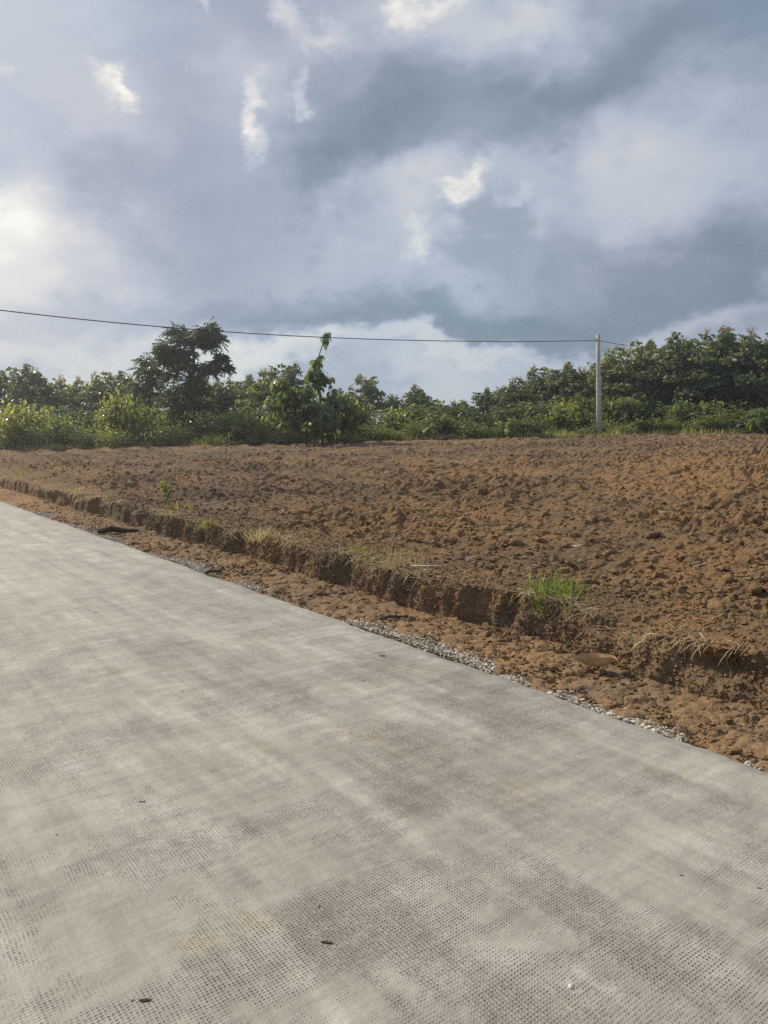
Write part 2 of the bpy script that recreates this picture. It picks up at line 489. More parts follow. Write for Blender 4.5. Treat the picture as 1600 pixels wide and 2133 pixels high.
# concrete road: slab surface pressed with a knotted net, in slab coordinates x = across, y = along
def road_material():
    m, k, out = material('net_stamped_concrete')
    tc_ = k.n.new('ShaderNodeTexCoord')
    P = tc_.outputs['Object']
    w = k.noise(P, 1.3, 3, .5, out=1)
    w_ = k.noise(P, 5.0, 2, .5, out=1)
    Pw = k.vmath('ADD', P, k.vmath('SCALE', k.vmath('SUBTRACT', w, (.5, .5, .5)), scale=.07))
    Pw = k.vmath('ADD', Pw, k.vmath('SCALE', k.vmath('SUBTRACT', w_, (.5, .5, .5)), scale=.010))
    x, y, z = k.sep(Pw)
    xo, yo, zo = k.sep(P)
    pitch = .0128
    u = k.mul(x, 2 * math.pi / pitch / 2); v = k.mul(y, 2 * math.pi / pitch / 2 * 1.05)
    s1 = k.math('SINE', k.add(u, v)); s2 = k.math('SINE', k.math('SUBTRACT', u, v))
    dots = k.maprange(k.mul(s1, s2), .18, .85, 0, 1, smooth=True)
    ribs = k.maprange(k.math('SINE', k.mul(u, 2.0)), .0, 1.0, 0, .38, smooth=True)
    # strips of net laid side by side across the road, each pressed to its own depth
    strip = k.noise(k.comb(k.mul(xo, .22), k.mul(yo, 1.7), 3.7), 1.0, 1, .5)
    strip2 = k.noise(k.comb(k.mul(xo, 2.2), k.mul(yo, .45), 9.1), 1.0, 2, .5)
    patch = k.noise(P, 2.4, 4, .62)
    smallp = k.noise(P, 11, 2, .6)
    mk = k.add(k.add(k.mul(strip, .75), k.mul(strip2, .6)), k.add(k.mul(patch, .95), k.mul(smallp, .55)))
    mask = k.maprange(mk, 1.30, 1.55, 0, 1, smooth=True)
    deep = k.maprange(mk, 1.44, 1.70, 0, 1, smooth=True)
    # less print towards the far end of the slab
    far = k.maprange(k.math('ADD', yo, k.mul(strip2, 3.0)), 4.6, 9.5, 1, .25, smooth=True)
    mask = k.mul(mask, far)
    dots = k.mul(dots, k.maprange(k.noise(P, 62, 1, .5), .36, .60, .12, 1.0))
    pr = k.math('MAXIMUM', dots, k.mul(ribs, k.maprange(strip2, .52, .62, 0, 1)))
    prt = k.mul(pr, mask)
    # colour
    tone = k.noise(k.comb(k.mul(xo, 2.0), k.mul(yo, .5), 0.0), 1.0, 5, .62)
    tone2 = k.noise(P, 3.6, 5, .66)
    brush = k.noise(k.comb(k.mul(xo, 2.2), k.mul(yo, 15.0), 1.0), 1.0, 4, .62)
    streak = k.noise(k.comb(k.mul(xo, 9.0), k.mul(yo, .7), 4.0), 1.0, 5, .65)
    f = k.add(k.add(k.mul(tone, .42), k.mul(tone2, .42)), k.add(k.mul(brush, .30), k.mul(streak, .46)))
    f = k.add(f, -.08)
    c = k.ramp(f, [(.545, (.240, .223, .185)), (.66, (.318, .300, .254)), (.77, (.400, .380, .326)), (.88, (.50, .48, .42))])
    ochre = k.maprange(k.noise(P, 1.5, 3, .6), .58, .74, 0, .55, smooth=True)
    c = k.mix(ochre, c, k.mix(1.0, c, (1.20, 1.03, .74), 'MULTIPLY'))
    dirt = k.mul(prt, k.mad(deep, .50, .42))  # dirt in the net dents, with their shade painted into the colour too
    c = k.mix(dirt, c, (.075, .068, .055))
    # grey cement dust rubbed into the printed patches
    c = k.mix(k.mul(mask, .03), c, (.20, .19, .16))
    grain = k.noise(P, 190, 2, .6)
    c = k.mix(1.0, c, (.985, .975, .98), 'MULTIPLY')
    c = k.mix(k.maprange(grain, .3, .68, 0, .32), c, k.mix(1.0, c, (.60, .60, .60), 'MULTIPLY'))
    h = k.add(k.mul(prt, -1.0), k.add(k.mul(grain, .22), k.mad(tone2, 1.8, k.mul(brush, .6))))
    principled(k, out, c, k.mad(tone2, .2, .58), k.bump(h, .0064, 1.0), .4)
    return m
M['road'] = road_material()

def ground_material():
    m, k, out = material('rough_ground')
    g = k.n.new('ShaderNodeNewGeometry')
    n = k.noise(g.outputs['Position'], .5, 6, .6)
    n2 = k.noise(g.outputs['Position'], 9, 5, .6)
    c = k.ramp(k.add(k.mul(n, .7), k.mul(n2, .3)), [(.35, (.045, .060, .020)), (.5, (.075, .075, .030)), (.65, (.12, .085, .045))])
    principled(k, out, c, .95, k.bump(n2, .05, .8), .1)
    return m
M['ground'] = ground_material()

# ---------------------------------------------------------------- layout: road axis and field slope
TH = R(37.3)
RD = np.array([-math.sin(TH), math.cos(TH)])     # along the road, away from the camera
RN = np.array([math.cos(TH), math.sin(TH)])      # across it, towards the field
EDGE = 3.45                                       # road edge, metres across from the camera
def to_sn(x, y): return x * RD[0] + y * RD[1], x * RN[0] + y * RN[1]
def to_xy(s, n): return s * RD[0] + n * RN[0], s * RD[1] + n * RN[1]
def base_z(x, y):
    x = np.asarray(x, float); y = np.asarray(y, float)
    s, n = to_sn(x, y)
    m = np.minimum(n, 44)
    z = .30 + .0290 * (m - 4.35) + .05 * pnoise(x / 7, y / 7, 5) * sstep(6, 12, n)
    return np.where(n > 4.0, z, .30)
def field_z(x, y, detail=True):
    x = np.asarray(x, float); y = np.asarray(y, float)
    s, n = to_sn(x, y)
    z = base_z(x, y)
    if not detail: return z
    # plough lines run nearly with the road
    a = x * .85 + y * .53
    wob = .35 * fbm(x / 3, y / 3, 3, 21)
    rough = .38 + .62 * sstep(-.25, .35, fbm(x / 3.2, y / 3.2, 3, 31)) + .30 * sstep(0, 12, x)
    near = sstep(4.5, 5.6, n)
    r = rough * (.35 + .65 * near)
    z = z + near * (.05 * np.sin(2 * np.pi * (a + wob) / 1.35) + .07 * fbm(x / .9, y / .9, 3, 41))
    wx = x + .07 * pnoise(x * 4, y * 4, 51) + .02 * pnoise(x * 14, y * 14, 53); wy = y + .07 * pnoise(x * 4, y * 4, 52) + .02 * pnoise(x * 14, y * 14, 54)
    z = z + r * (.085 * lumps(wx / .52, wy / .52, 61, .40) + .085 * lumps(wx / .24, wy / .24, 71, .60)
                 + .085 * lumps(wx / .115, wy / .115, 81, .72) + .045 * lumps(wx / .055, wy / .055, 91, .8))
    z = z + r * .055 * fbm(x / .17, y / .17, 4, 43, .7) - r * .04 * np.abs(pnoise(x / .33, y / .33, 47))
    return z - .03 * r

# sampling along and across, finer near the camera
def graded(lo, hi, c, k):
    a, b = math.asinh(lo / c), math.asinh(hi / c)
    return c * np.sinh(np.linspace(a, b, int((b - a) / k) + 1))
S = graded(-6, 62, 4.6, .0036)
ns = len(S)
# ---- shoulder and cut bank share the same stations
# reaches where the bank has slumped into a slope
slump = sstep(4.0, 2.9, S) * .16 + .12 * sstep(.1, .5, pnoise(S / 2.3, S * 0, 7))
nf = 4.17 + .14 * pnoise(S / 1.1, S * 0 + .3, 11) + .05 * pnoise(S / .37, S * 0, 12) - .10 * sstep(3.6, 2.2, S)
wid = .05 + .30 * np.clip(slump, 0, 1) + .03 * pnoise(S / .5, S * 0, 13)
nt = nf + np.maximum(wid, .05)
nt_field = np.full(ns, 4.95)
def grid_faces(r, c):
    i = np.arange(r - 1)[:, None] * c; j = np.arange(c - 1)[None]
    return np.stack([i + j, i + j + 1, i + c + j + 1, i + c + j], -1).reshape(-1, 4)
def lay(name, SS, NN, ZZ, mat, label_kind='structure'):
    X, Y = to_xy(SS, NN)
    V = np.stack([X, Y, ZZ], -1)
    me = mesh_np(name, V.reshape(-1, 3), [grid_faces(V.shape[0], V.shape[1])[:, ::-1]], mat, False)
    return tag(obj(name, me), kind=label_kind)
# shoulder
C1 = 46
u = np.linspace(0, 1, C1)
NN = (EDGE - .10) + (nf[:, None] - EDGE + .10) * u[None]
SS = np.repeat(S[:, None], C1, 1)
Xs, Ys = to_xy(SS, NN)
sh = -.035 + .05 * sstep(.0, 1, u)[None] + .022 * fbm(Xs / .35, Ys / .35, 4, 101) + .030 * lumps(Xs / .10, Ys / .10, 103, .35) + .016 * lumps(Xs / .045, Ys / .045, 107, .6)
sh = sh - .02 * np.exp(-((u[None] - .10) / .10) ** 2)
lay('dirt_shoulder', SS, NN, sh, M['soil_shoulder'])
# bank face
C2 = 44
v = np.linspace(0, 1, C2)[None]
tx, ty = to_xy(S, nt)
ztop = base_z(tx, ty) + .045 * pnoise(S / .6, S * 0, 15) - .10 * sstep(.25, .6, pnoise(S / .85, S * 0 + 2.2, 16)) - .01 * sstep(3.6, 2.4, S)
zb = sh[:, -1][:, None]
SSb = np.repeat(S[:, None], C2, 1)
prof = v ** 1.0
NNb = nf[:, None] + (nt - nf)[:, None] * (.35 * v + .65 * v ** 3)
ZZb = zb + (ztop[:, None] - zb) * (1 - (1 - v) ** 1.25)
bell = np.sin(np.pi * np.clip(v, 0, 1)) ** .7
rib = (.060 * pnoise(SSb / .36 + .4 * pnoise(SSb / .9, SSb * 0, 118), ZZb * 1.0 + .7, 111) + .050 * pnoise(SSb / .14, ZZb * 1.6, 112) + .026 * fbm(SSb / .06, ZZb / .10, 3, 113, .6)
       - .03 * np.abs(pnoise(SSb / .2, ZZb * 2 + 3, 116)))
hollow = -.16 * np.exp(-((SSb - 2.28) / .22) ** 2) * np.exp(-((v - .55) / .3) ** 2)   # dark undercut by the right edge
NNb = NNb - bell * (rib * 1.05) - hollow
ZZb = ZZb + bell * .02 * fbm(SSb / .1, v * 4 + SSb * 0, 3, 117)
lay('cut_bank', SSb, NNb, ZZb, M['soil_bank'])
# lip and field
C3 = 22
u3 = np.linspace(0, 1, C3)[None]
NN3 = nt[:, None] + (nt_field - nt)[:, None] * u3
SS3 = np.repeat(S[:, None], C3, 1)
X3, Y3 = to_xy(SS3, NN3)
e3 = sstep(0, .5, u3)
Z3 = (ztop[:, None]) * (1 - e3) + field_z(X3, Y3) * e3 + .015 * fbm(X3 / .09, Y3 / .09, 3, 121) * np.sin(np.pi * u3)
lay('bank_top', SS3, NN3, Z3, M['soil'])
NF = 4.95 * np.exp(np.arange(0, math.log(46 / 4.95), .0038))
SSf = np.repeat(S[:, None], len(NF), 1); NNf = np.repeat(NF[None], ns, 0)
Xf, Yf = to_xy(SSf, NNf)
keep = None
Zf = field_z(Xf, Yf)
# only the part of the grid that can come into view
vis = (Yf < 43.5) & (Yf > -2) & (Xf < .95 * np.maximum(Yf, 0) + 4) & (Xf > -.95 * np.maximum(Yf, 0) - 4)
F = grid_faces(ns, len(NF))[:, ::-1]
F = F[vis.ravel()[F].all(1)]
used, inv = np.unique(F, return_inverse=True)
V = np.stack([Xf, Yf, Zf], -1).reshape(-1, 3)[used]
me = mesh_np('ploughed_field', V, [inv.reshape(-1, 4)], M['soil'], False)
tag(obj('ploughed_field', me), kind='structure')
del SSf, NNf, Xf, Yf, Zf, V, F

# ground sheet to the horizon
g1 = np.concatenate([-np.geomspace(3000, 70, 26), np.linspace(-60, 60, 81), np.geomspace(70, 3000, 26)])
GX, GY = np.meshgrid(g1, g1, indexing='ij')
gs, gn = to_sn(GX, GY)
gz = np.where(gn > 9, base_z(GX, GY) - .35, -.45)
gz = np.where((GY > 42.5) & (gn > 3), base_z(GX, GY) - .02, gz)
gz = gz + 2.5 * fbm(GX / 240, GY / 240, 3, 131) * sstep(90, 500, np.hypot(GX, GY)) - 1.5 * sstep(100, 800, np.hypot(GX, GY))
gz = np.where((gn < -2.0), -.10 + .04 * pnoise(GX / 3, GY / 3, 133), gz)
me = mesh_np('ground', np.stack([GX, GY, gz], -1).reshape(-1, 3), [grid_faces(len(g1), len(g1))[:, ::-1]], M['ground'], True)
tag(obj('ground', me), kind='structure')

# ---------------------------------------------------------------- concrete road slab, built in its own coordinates (x across, y along)
rs = graded(-9, 90, 4.0, .0055)
top = np.concatenate([np.linspace(-1.75, EDGE - .2, 44), np.linspace(EDGE - .18, EDGE, 16)])
edge = EDGE + .022 * pnoise(rs / .9, rs * 0, 141) + .014 * pnoise(rs / .22, rs * 0, 142) + .011 * pnoise(rs / .07, rs * 0, 143) - .012 * np.abs(pnoise(rs / .12, rs * 0, 144))
rows = []
cols = len(top) + 3
XX = np.repeat(top[None], len(rs), 0)
XX = XX + (edge - EDGE)[:, None] * sstep(EDGE - .12, EDGE, top)[None]
ZZ = .006 * fbm(XX / 1.2, rs[:, None] / 1.2, 3, 145) - .012 * sstep(EDGE - .10, EDGE, top)[None] - .004
XX = np.concatenate([XX, (edge + .006)[:, None], (edge + .012)[:, None]], 1)
ZZ = np.concatenate([ZZ, np.full((len(rs), 1), -.035), np.full((len(rs), 1), -.16)], 1)
XX = np.concatenate([np.full((len(rs), 1), -1.76), XX], 1); ZZ = np.concatenate([np.full((len(rs), 1), -.16), ZZ], 1)
YY = np.repeat(rs[:, None], XX.shape[1], 1)
me = mesh_np('concrete_road', np.stack([XX, YY, ZZ], -1).reshape(-1, 3), [grid_faces(*XX.shape)[:, ::-1]], M['road'], True)
road = tag(obj('concrete_road', me, None, (0, 0, 0), (0, 0, TH)), kind='structure')

# ---------------------------------------------------------------- vegetation builders
def gz(x, y): return float(base_z(np.array([x]), np.array([y]))[0])
def copy_thing(src, loc, rz, sc):
    r = src.copy(); COL.objects.link(r); r.location = loc; r.rotation_euler = (0, 0, rz); r.scale = sc
    for ch in list(src.children):
        c = ch.copy(); COL.objects.link(c); c.parent = r
    return r

def teak_crown(mb, c, rad, n, rng, L=(.26, .40), droop=.7, full=True):
    """rosettes of broad leaves on a rounded clump"""
    d = rvec(rng, n); d[:, 2] = np.abs(d[:, 2]) * .95 - .75 * rng.random(n)
    d = unit(d)
    rr = rng.random(n) ** .35
    P = np.asarray(c) + d * rr[:, None] * np.asarray(rad)
    out = d * np.array([1, 1, .35]) + rng.normal(size=(n, 3)) * .45
    out[:, 2] -= droop * (.5 + 1.6 * rng.random(n))
    N = d * 1.1 + np.array([0, 0, .3]) + rng.normal(size=(n, 3)) * .5
    Ls = rng.uniform(L[0], L[1], n)
    tint = np.stack([np.clip(rng.normal(.42, .2, n) + .12 * d[:, 2], 0, 1), rng.random(n), rng.random(n)], 1)
    add_leaves(mb, P, out, N, Ls, Ls * rng.uniform(.55, .8, n), rng.uniform(.1, .45, n), rng, full, .2, tint)

def make_teak(seed, H=6.5, Wd=3.6, nb=26, leaves=70, shoots=9, low=.10, L=(.17, .31)):
    """mature plantation teak: one stem, rising limbs, big drooping leaves"""
    rng = np.random.default_rng(seed)
    wood = MB(); cr = MB(); fl = MB()
    n = 9
    tz = np.linspace(-.1, H * .80, n)
    tx = np.cumsum(rng.normal(0, .05, n)); ty = np.cumsum(rng.normal(0, .05, n)); tx -= tx[0]; ty -= ty[0]
    wood.tube(np.stack([tx, ty, tz], 1), np.linspace(.12, .03, n), 8)
    for b in range(nb):
        f = low + (.92 - low) * (b + rng.random()) / nb
        h0 = f * H * .76
        a = b * 2.399 + rng.normal(0, .3)
        env = (math.sin(math.pi * min(1, (f * .80 + .20))) ** .6)
        ln = Wd * .5 * env * rng.uniform(.65, 1.08)
        rise = rng.uniform(.15, .55) * ln + .25
        i = np.interp(h0, tz, np.arange(n))
        p0 = np.array([np.interp(h0, tz, tx), np.interp(h0, tz, ty), h0])
        p1 = p0 + np.array([math.cos(a) * ln * .55, math.sin(a) * ln * .55, rise * .45])
        p2 = p0 + np.array([math.cos(a) * ln, math.sin(a) * ln, rise])
        wood.tube([p0, p1, p2], [.035, .022, .010], 5)
        k = leaves
        teak_crown(cr, p2, (.46, .46, .42), int(k * .60), rng, L)
        teak_crown(cr, p1 + rng.normal(0, .2, 3), (.42, .42, .38), int(k * .26), rng, L)
        teak_crown(cr, p2 + rng.normal(0, .45, 3), (.26, .26, .28), int(k * .14), rng, L)
    top = np.array([tx[-1], ty[-1], tz[-1]])
    teak_crown(cr, top + [0, 0, .05], (.55, .55, .6), leaves, rng, L)
    for s in range(shoots):                       # leaders that stand clear of the crown
        a = rng.random() * 6.28; r = Wd * .36 * math.sqrt(rng.random())
        zt = H * (1.0 - .16 * (r / (Wd * .36)) ** 2) * rng.uniform(.90, 1.05)
        b0 = np.array([math.cos(a) * r * .7, math.sin(a) * r * .7, zt - 1.1]); b1 = np.array([math.cos(a) * r, math.sin(a) * r, zt])
        wood.tube([b0, (b0 + b1) / 2 + rng.normal(0, .04, 3), b1], [.02, .014, .006], 5)
        teak_crown(cr, b1 - [0, 0, .12], (.24, .24, .30), 20, rng, L, .9)
        teak_crown(cr, b1 - [0, 0, .55], (.38, .38, .32), 22, rng, L)
        if rng.random() < .6:                     # open flower spray
            m = 26
            d = rvec(rng, m); d[:, 2] = np.abs(d[:, 2]) + .6; d = unit(d)
            base = b1 + d * .03
            for q in range(m):
                e = base[q] + d[q] * rng.uniform(.25, .5) * np.array([.6, .6, 1])
                fl.tube([base[q], e], [.006, .003], 3, False)
            P = b1 + d * rng.uniform(.2, .5, (m, 1)) * np.array([.6, .6, 1])
            add_leaves(fl, P, rvec(rng, m), rvec(rng, m), .06, .05, .1, rng, False)
    return wood, cr, fl

def make_shrub(seed, H=1.8, Wd=1.8, stems=9, leaves=1500, L=(.10, .19), full=False, tips=.5):
    rng = np.random.default_rng(seed)
    wood = MB(); cr = MB()
    per = leaves // stems
    for s in range(stems):
        a = rng.random() * 6.28; sp = rng.random() ** .6
        tip = np.array([math.cos(a) * sp * Wd * .5, math.sin(a) * sp * Wd * .5, H * rng.uniform(.6, 1.0) * (1 - .3 * sp)])
        b = np.array([math.cos(a) * .12, math.sin(a) * .12, -.05])
        mid = b * .4 + tip * .6 * np.array([.75, .75, 1]) + rng.normal(0, .06, 3)
        wood.tube([b, mid, tip], [.022, .014, .005], 5)
        tt = rng.random(per) ** .65
        P = b + (tip - b) * tt[:, None] + rng.normal(size=(per, 3)) * (.10 + .16 * Wd * tt * (1 - .35 * tt))[:, None] * np.array([1, 1, .75])
        P[:, 2] = np.maximum(P[:, 2], .05)
        out = unit(P - np.array([0, 0, H * .35])) + rng.normal(size=(per, 3)) * .7
        out[:, 2] -= .25
        N = np.array([0, 0, 1.]) + rng.normal(size=(per, 3)) * .5
        Ls = rng.uniform(L[0], L[1], per)
        tint = np.stack([np.clip(rng.normal(.42, .22, per) + .25 * (tt - tips), 0, 1), rng.random(per), rng.random(per)], 1)
        add_leaves(cr, P, out, N, Ls, Ls * rng.uniform(.42, .62, per), rng.uniform(.05, .5, per), rng, full, .2, tint)
    return wood, cr

def place(name, wood, crown, mat, loc, rz, sc, label, cat, group, extra=None, crown_name='crown', wood_name='trunk'):
    r = empty(name, loc, (0, 0, rz), sc)
    tag(r, label, cat, group)
    obj(wood_name, wood, r); obj(crown_name, crown, r)
    if extra: obj(extra[0], extra[1], r)['kind'] = 'stuff'
    return r

# mature teak variants (shared meshes)
TEAK = []
for i, (h, w, nb) in enumerate([(6.6, 3.9, 30), (6.2, 3.4, 26), (6.9, 3.6, 28), (5.6, 3.6, 26)]):
    wd, cr, fl = make_teak(400 + i, h, w, nb, 120)
    TEAK.append((h, w, wd.mesh('teak_trunk', M['bark']), cr.mesh('teak_crown', M['teak'], True), fl.mesh('teak_flowers', M['straw'])))
def teak(px, top, Y, label, var, wpx=None, group='teak trees behind the field', rz=None, wide=1.42):
    p = at(px, 900, Y); z0 = gz(p.x, p.y) - .02
    ztop = at(px, top, Y).z
    h, w, wd, cr, fl = TEAK[var]
    k = (ztop - z0) / (h * 1.02)
    kx = k if wpx is None else min((wpx / F_PX * Y) / w, wide * k)
    return place('teak_tree', wd, cr, None, (p.x, p.y, z0), rz if rz is not None else (px * 1.7) % 6.28, (kx, kx, k), label, 'tree', group, ('flower_spray', fl))

# grove on the right, rising to the right edge
RG = [
    (955, 832, 50, 3, 120, 'low teak tree at the left end of the right grove, beside the sky gap'),
    (1015, 806, 51, 1, 135, 'teak tree second from the sky gap in the right grove'),
    (1072, 786, 49, 0, 150, 'teak tree third from the sky gap in the right grove, slightly taller'),
    (1128, 762, 52, 2, 165, 'teak tree fourth from the sky gap, forming the rounded hump'),
    (1185, 752, 50, 1, 160, 'round-topped teak tree directly left of the pole, tallest of the hump'),
    (1235, 762, 53, 3, 150, 'teak tree behind the concrete pole, partly hidden by it'),
    (1275, 722, 48, 0, 140, 'first tall teak tree right of the pole, its two heads against the sky'),
    (1345, 704, 49, 2, 170, 'teak tree with a round head where the wire meets the grove'),
    (1415, 690, 47, 1, 190, 'teak tree right of where the wire ends, pale upper leaves'),
    (1485, 684, 48, 0, 190, 'broad teak tree second from the right edge, yellowish crown top'),
    (1560, 680, 46, 3, 210, 'dense dark teak tree at the right edge of the grove'),
    (1640, 664, 47, 2, 200, 'tallest teak tree cut off by the right edge of the picture'),
    (1740, 672, 46, 1, 200, 'teak tree just outside the right end of the grove'),
]
for (px, top, Y, var, wpx, lab) in RG:
    teak(px, top, Y, lab, var, wpx * 1.12, 'teak trees of the right grove')
# a second rank gives the grove its depth
for i, (px, top, Y, var, wpx) in enumerate([(1100, 792, 56, 0, 170), (1180, 775, 57, 3, 170), (1300, 745, 55, 1, 190), (1390, 722, 54, 2, 200), (1450, 716, 55, 3, 200), (1530, 702, 53, 0, 210), (1620, 695, 54, 1, 210), (1040, 812, 55, 2, 170), (1240, 770, 56, 2, 190), (1350, 726, 53, 3, 200)]):
    teak(px, top, Y, 'teak tree glimpsed behind the front crowns of the right grove, %s from the left' % ('second', 'third', 'fifth', 'seventh', 'eighth', 'ninth', 'tenth', 'first', 'fourth', 'sixth')[i], var, wpx, 'second rank of the right grove', rz=i * 1.1)

# teak wood on the left, lower against the sky
LG = [
    (-60, 752, 52, 0, 150, 'teak tree cut off by the left edge of the picture'),
    (5, 764, 53, 2, 140, 'teak tree at the left edge with two small round heads'),
    (78, 768, 50, 1, 130, 'teak tree with a square leafy head near the left edge'),
    (150, 792, 54, 3, 140, 'low teak tree with two lollipop shoots on thin stems'),
    (215, 784, 52, 0, 140, 'teak tree with feathery flower sprays left of the tall feathery tree'),
    (270, 782, 55, 1, 130, 'teak tree just left of the small dark feathery tree'),
    (470, 796, 52, 3, 140, 'teak tree right of the tall feathery tree, low dark crown'),
    (520, 788, 54, 1, 120, 'teak tree midway between the two tallest left trees'),
    (565, 776, 50, 0, 130, 'teak tree with flower sprays left of the tall slender sapling'),
    (610, 764, 51, 2, 120, 'pointed teak tree directly behind the slender sapling clump'),
    (763, 784, 56, 2, 96, 'upright teak tree standing alone right of the slender sapling'),
    (815, 824, 60, 3, 110, 'low dark teak tree between the upright tree and the flowering one'),
    (872, 804, 55, 1, 112, 'round teak tree with flower sprays left of the sky gap'),
    (905, 840, 58, 3, 70, 'small teak tree at the left side of the sky gap'),
    (360, 800, 56, 2, 150, 'teak tree behind the trunk of the tall feathery tree'),
    (420, 792, 55, 0, 140, 'teak tree under the right branches of the tall feathery tree'),
    (700, 812, 54, 1, 120, 'teak tree in the shade right of the sapling clump'),
]
for (px, top, Y, var, wpx, lab) in LG:
    teak(px, top - (10 if px < 640 else 4), Y, lab, var, wpx * 1.2, 'teak trees of the left wood')

# ---- tall feathery tree: open branches with tufts of narrow leaflets
def feather_tree(name, tufts, base_px, Y, stem, label, dens=1.0, seed=5):
    rng = np.random.default_rng(seed)
    p = at(base_px, 900, Y); org = np.array([p.x, p.y, gz(p.x, p.y)])
    wood = MB(); cr = MB()
    W3 = lambda px, py, dy=0: np.array(at(px, py, Y + dy)) - org
    st = np.array([[0, 0, -.1]] + [W3(*q) for q in stem])
    wood.tube(st, np.linspace(.13, .045, len(st)), 8)
    for (px, py, r, j) in tufts:
        dy = rng.uniform(-.9, .9)
        c = W3(px, py, dy); r = r / F_PX * Y
        b0 = st[min(j, len(st) - 1)]
        mid = (b0 + c) / 2 + np.array([0, 0, -.12]) + rng.normal(0, .06, 3)
        wood.tube([b0, mid, c], [.04, .025, .012], 5)
        nr = int(42 * dens)
        d = rvec(rng, nr); d[:, 2] = d[:, 2] * .5 + .12; d = unit(d)
        for q in range(nr):                        # each rachis arches out and carries paired leaflets
            ln = r * rng.uniform(.65, 1.15)
            s0 = c + d[q] * r * .12 + rng.normal(0, .10, 3) * r
            e = s0 + d[q] * ln + np.array([0, 0, -.30 * ln])
            m_ = (s0 + e) / 2 + np.array([0, 0, .12 * ln])
            k = 11
            u_ = np.linspace(.18, 1, k)[:, None]
            C = (1 - u_) ** 2 * s0 + 2 * u_ * (1 - u_) * m_ + u_ ** 2 * e
            tg = unit(e - s0); sd_ = unit(np.cross(tg, [0, 0, 1.]))
            for sg in (-1, 1):
                D_ = sd_ * sg + tg * .55 + rng.normal(size=(k, 3)) * .15; D_[:, 2] -= .35
                Ls = rng.uniform(.13, .22, k)
                add_leaves(cr, C, D_, np.array([0, 0, 1.]) + rng.normal(size=(k, 3)) * .25, Ls, Ls * .36, .3, rng, False, .1)
    return place(name, wood.mesh('feather_trunk', M['bark'], True), cr.mesh('feather_crown', M['feather']), None, tuple(org), 0, 1, label, 'tree', None)
feather_tree('feathery_tree', [
    (366, 690, 24, 5), (386, 694, 24, 5), (376, 708, 22, 5), (404, 706, 18, 5), (420, 700, 18, 6), (444, 690, 22, 6), (436, 716, 20, 5), (394, 736, 18, 4), (352, 738, 22, 4), (372, 750, 22, 3), (414, 764, 16, 3), (338, 728, 16, 4), (462, 744, 14, 3), (430, 682, 26, 6), (452, 706, 24, 6), (345, 722, 24, 4), (366, 730, 20, 4),
    (342, 748, 20, 3), (452, 756, 24, 3), (468, 766, 18, 3), (436, 772, 20, 3), (385, 764, 18, 3),
    (358, 776, 20, 2), (404, 792, 24, 2), (382, 808, 26, 2), (424, 816, 24, 2), (360, 826, 26, 1), (400, 835, 28, 1), (432, 846, 24, 1), (370, 852, 24, 1)],
    408, 43, [(408, 880), (404, 830), (402, 790), (404, 755), (402, 725), (412, 700), (426, 690)], 'tallest left tree, feathery dark crown with open branches crossing the wire')
feather_tree('feathery_tree', [(305, 752, 26, 4), (300, 772, 26, 3), (315, 790, 28, 2), (295, 806, 26, 1), (318, 820, 26, 1), (322, 768, 18, 3)],
    312, 45, [(312, 890), (311, 840), (310, 800), (308, 770), (305, 748)], 'small dark feathery tree at the left foot of the tallest left tree', seed=9)

# ---- slender young teak with separate big leaves
def big_leaf_mesh(name, L, wd, curl, seed, mat):
    rng = np.random.default_rng(seed); mb = MB()
    nu = 8
    u_ = np.linspace(0, 1, nu)
    wv_ = wd * .5 * np.sin(np.pi * u_ ** .8) ** .75; wv_[0] = wv_[-1] = .003
    rows_ = []
    for i in range(nu):
        cz = -curl * L * u_[i] ** 2; cx = L * u_[i] * (1 - .25 * curl * u_[i])
        rip = .03 * L * math.sin(i * 2.1 + seed)
        for j, s_ in enumerate((-1, -.5, 0, .5, 1)):
            rows_.append([cx, s_ * wv_[i], cz + .22 * abs(s_) * wv_[i] * 1.2 + rip * abs(s_) - .06 * L * (abs(s_) == 1)])
    V_ = np.array(rows_)
    tint = np.tile(np.array([[.35 + .25 * rng.random(), rng.random(), .5]]), (len(V_), 1))
    mb.addv(V_, [grid_faces(nu, 5)], tint)
    mb.tube([[-.10, 0, .02], [0, 0, 0]], [.006, .005], 4, True, (.4, .4, .4))
    return mb.mesh(name, mat, True)
BIG = [big_leaf_mesh('teak_leaf', .52, .36, .45, 1, M['teak_young']), big_leaf_mesh('teak_leaf', .60, .40, .65, 2, M['teak_young']), big_leaf_mesh('teak_leaf', .46, .32, .30, 3, M['teak_young'])]
def place_leaf(parent, P, az_, pitch, roll, k, var):
    o = obj('leaf', BIG[var], parent, P, None, k)
    o.rotation_euler = Euler((roll, pitch, az_), 'XYZ')
    return o
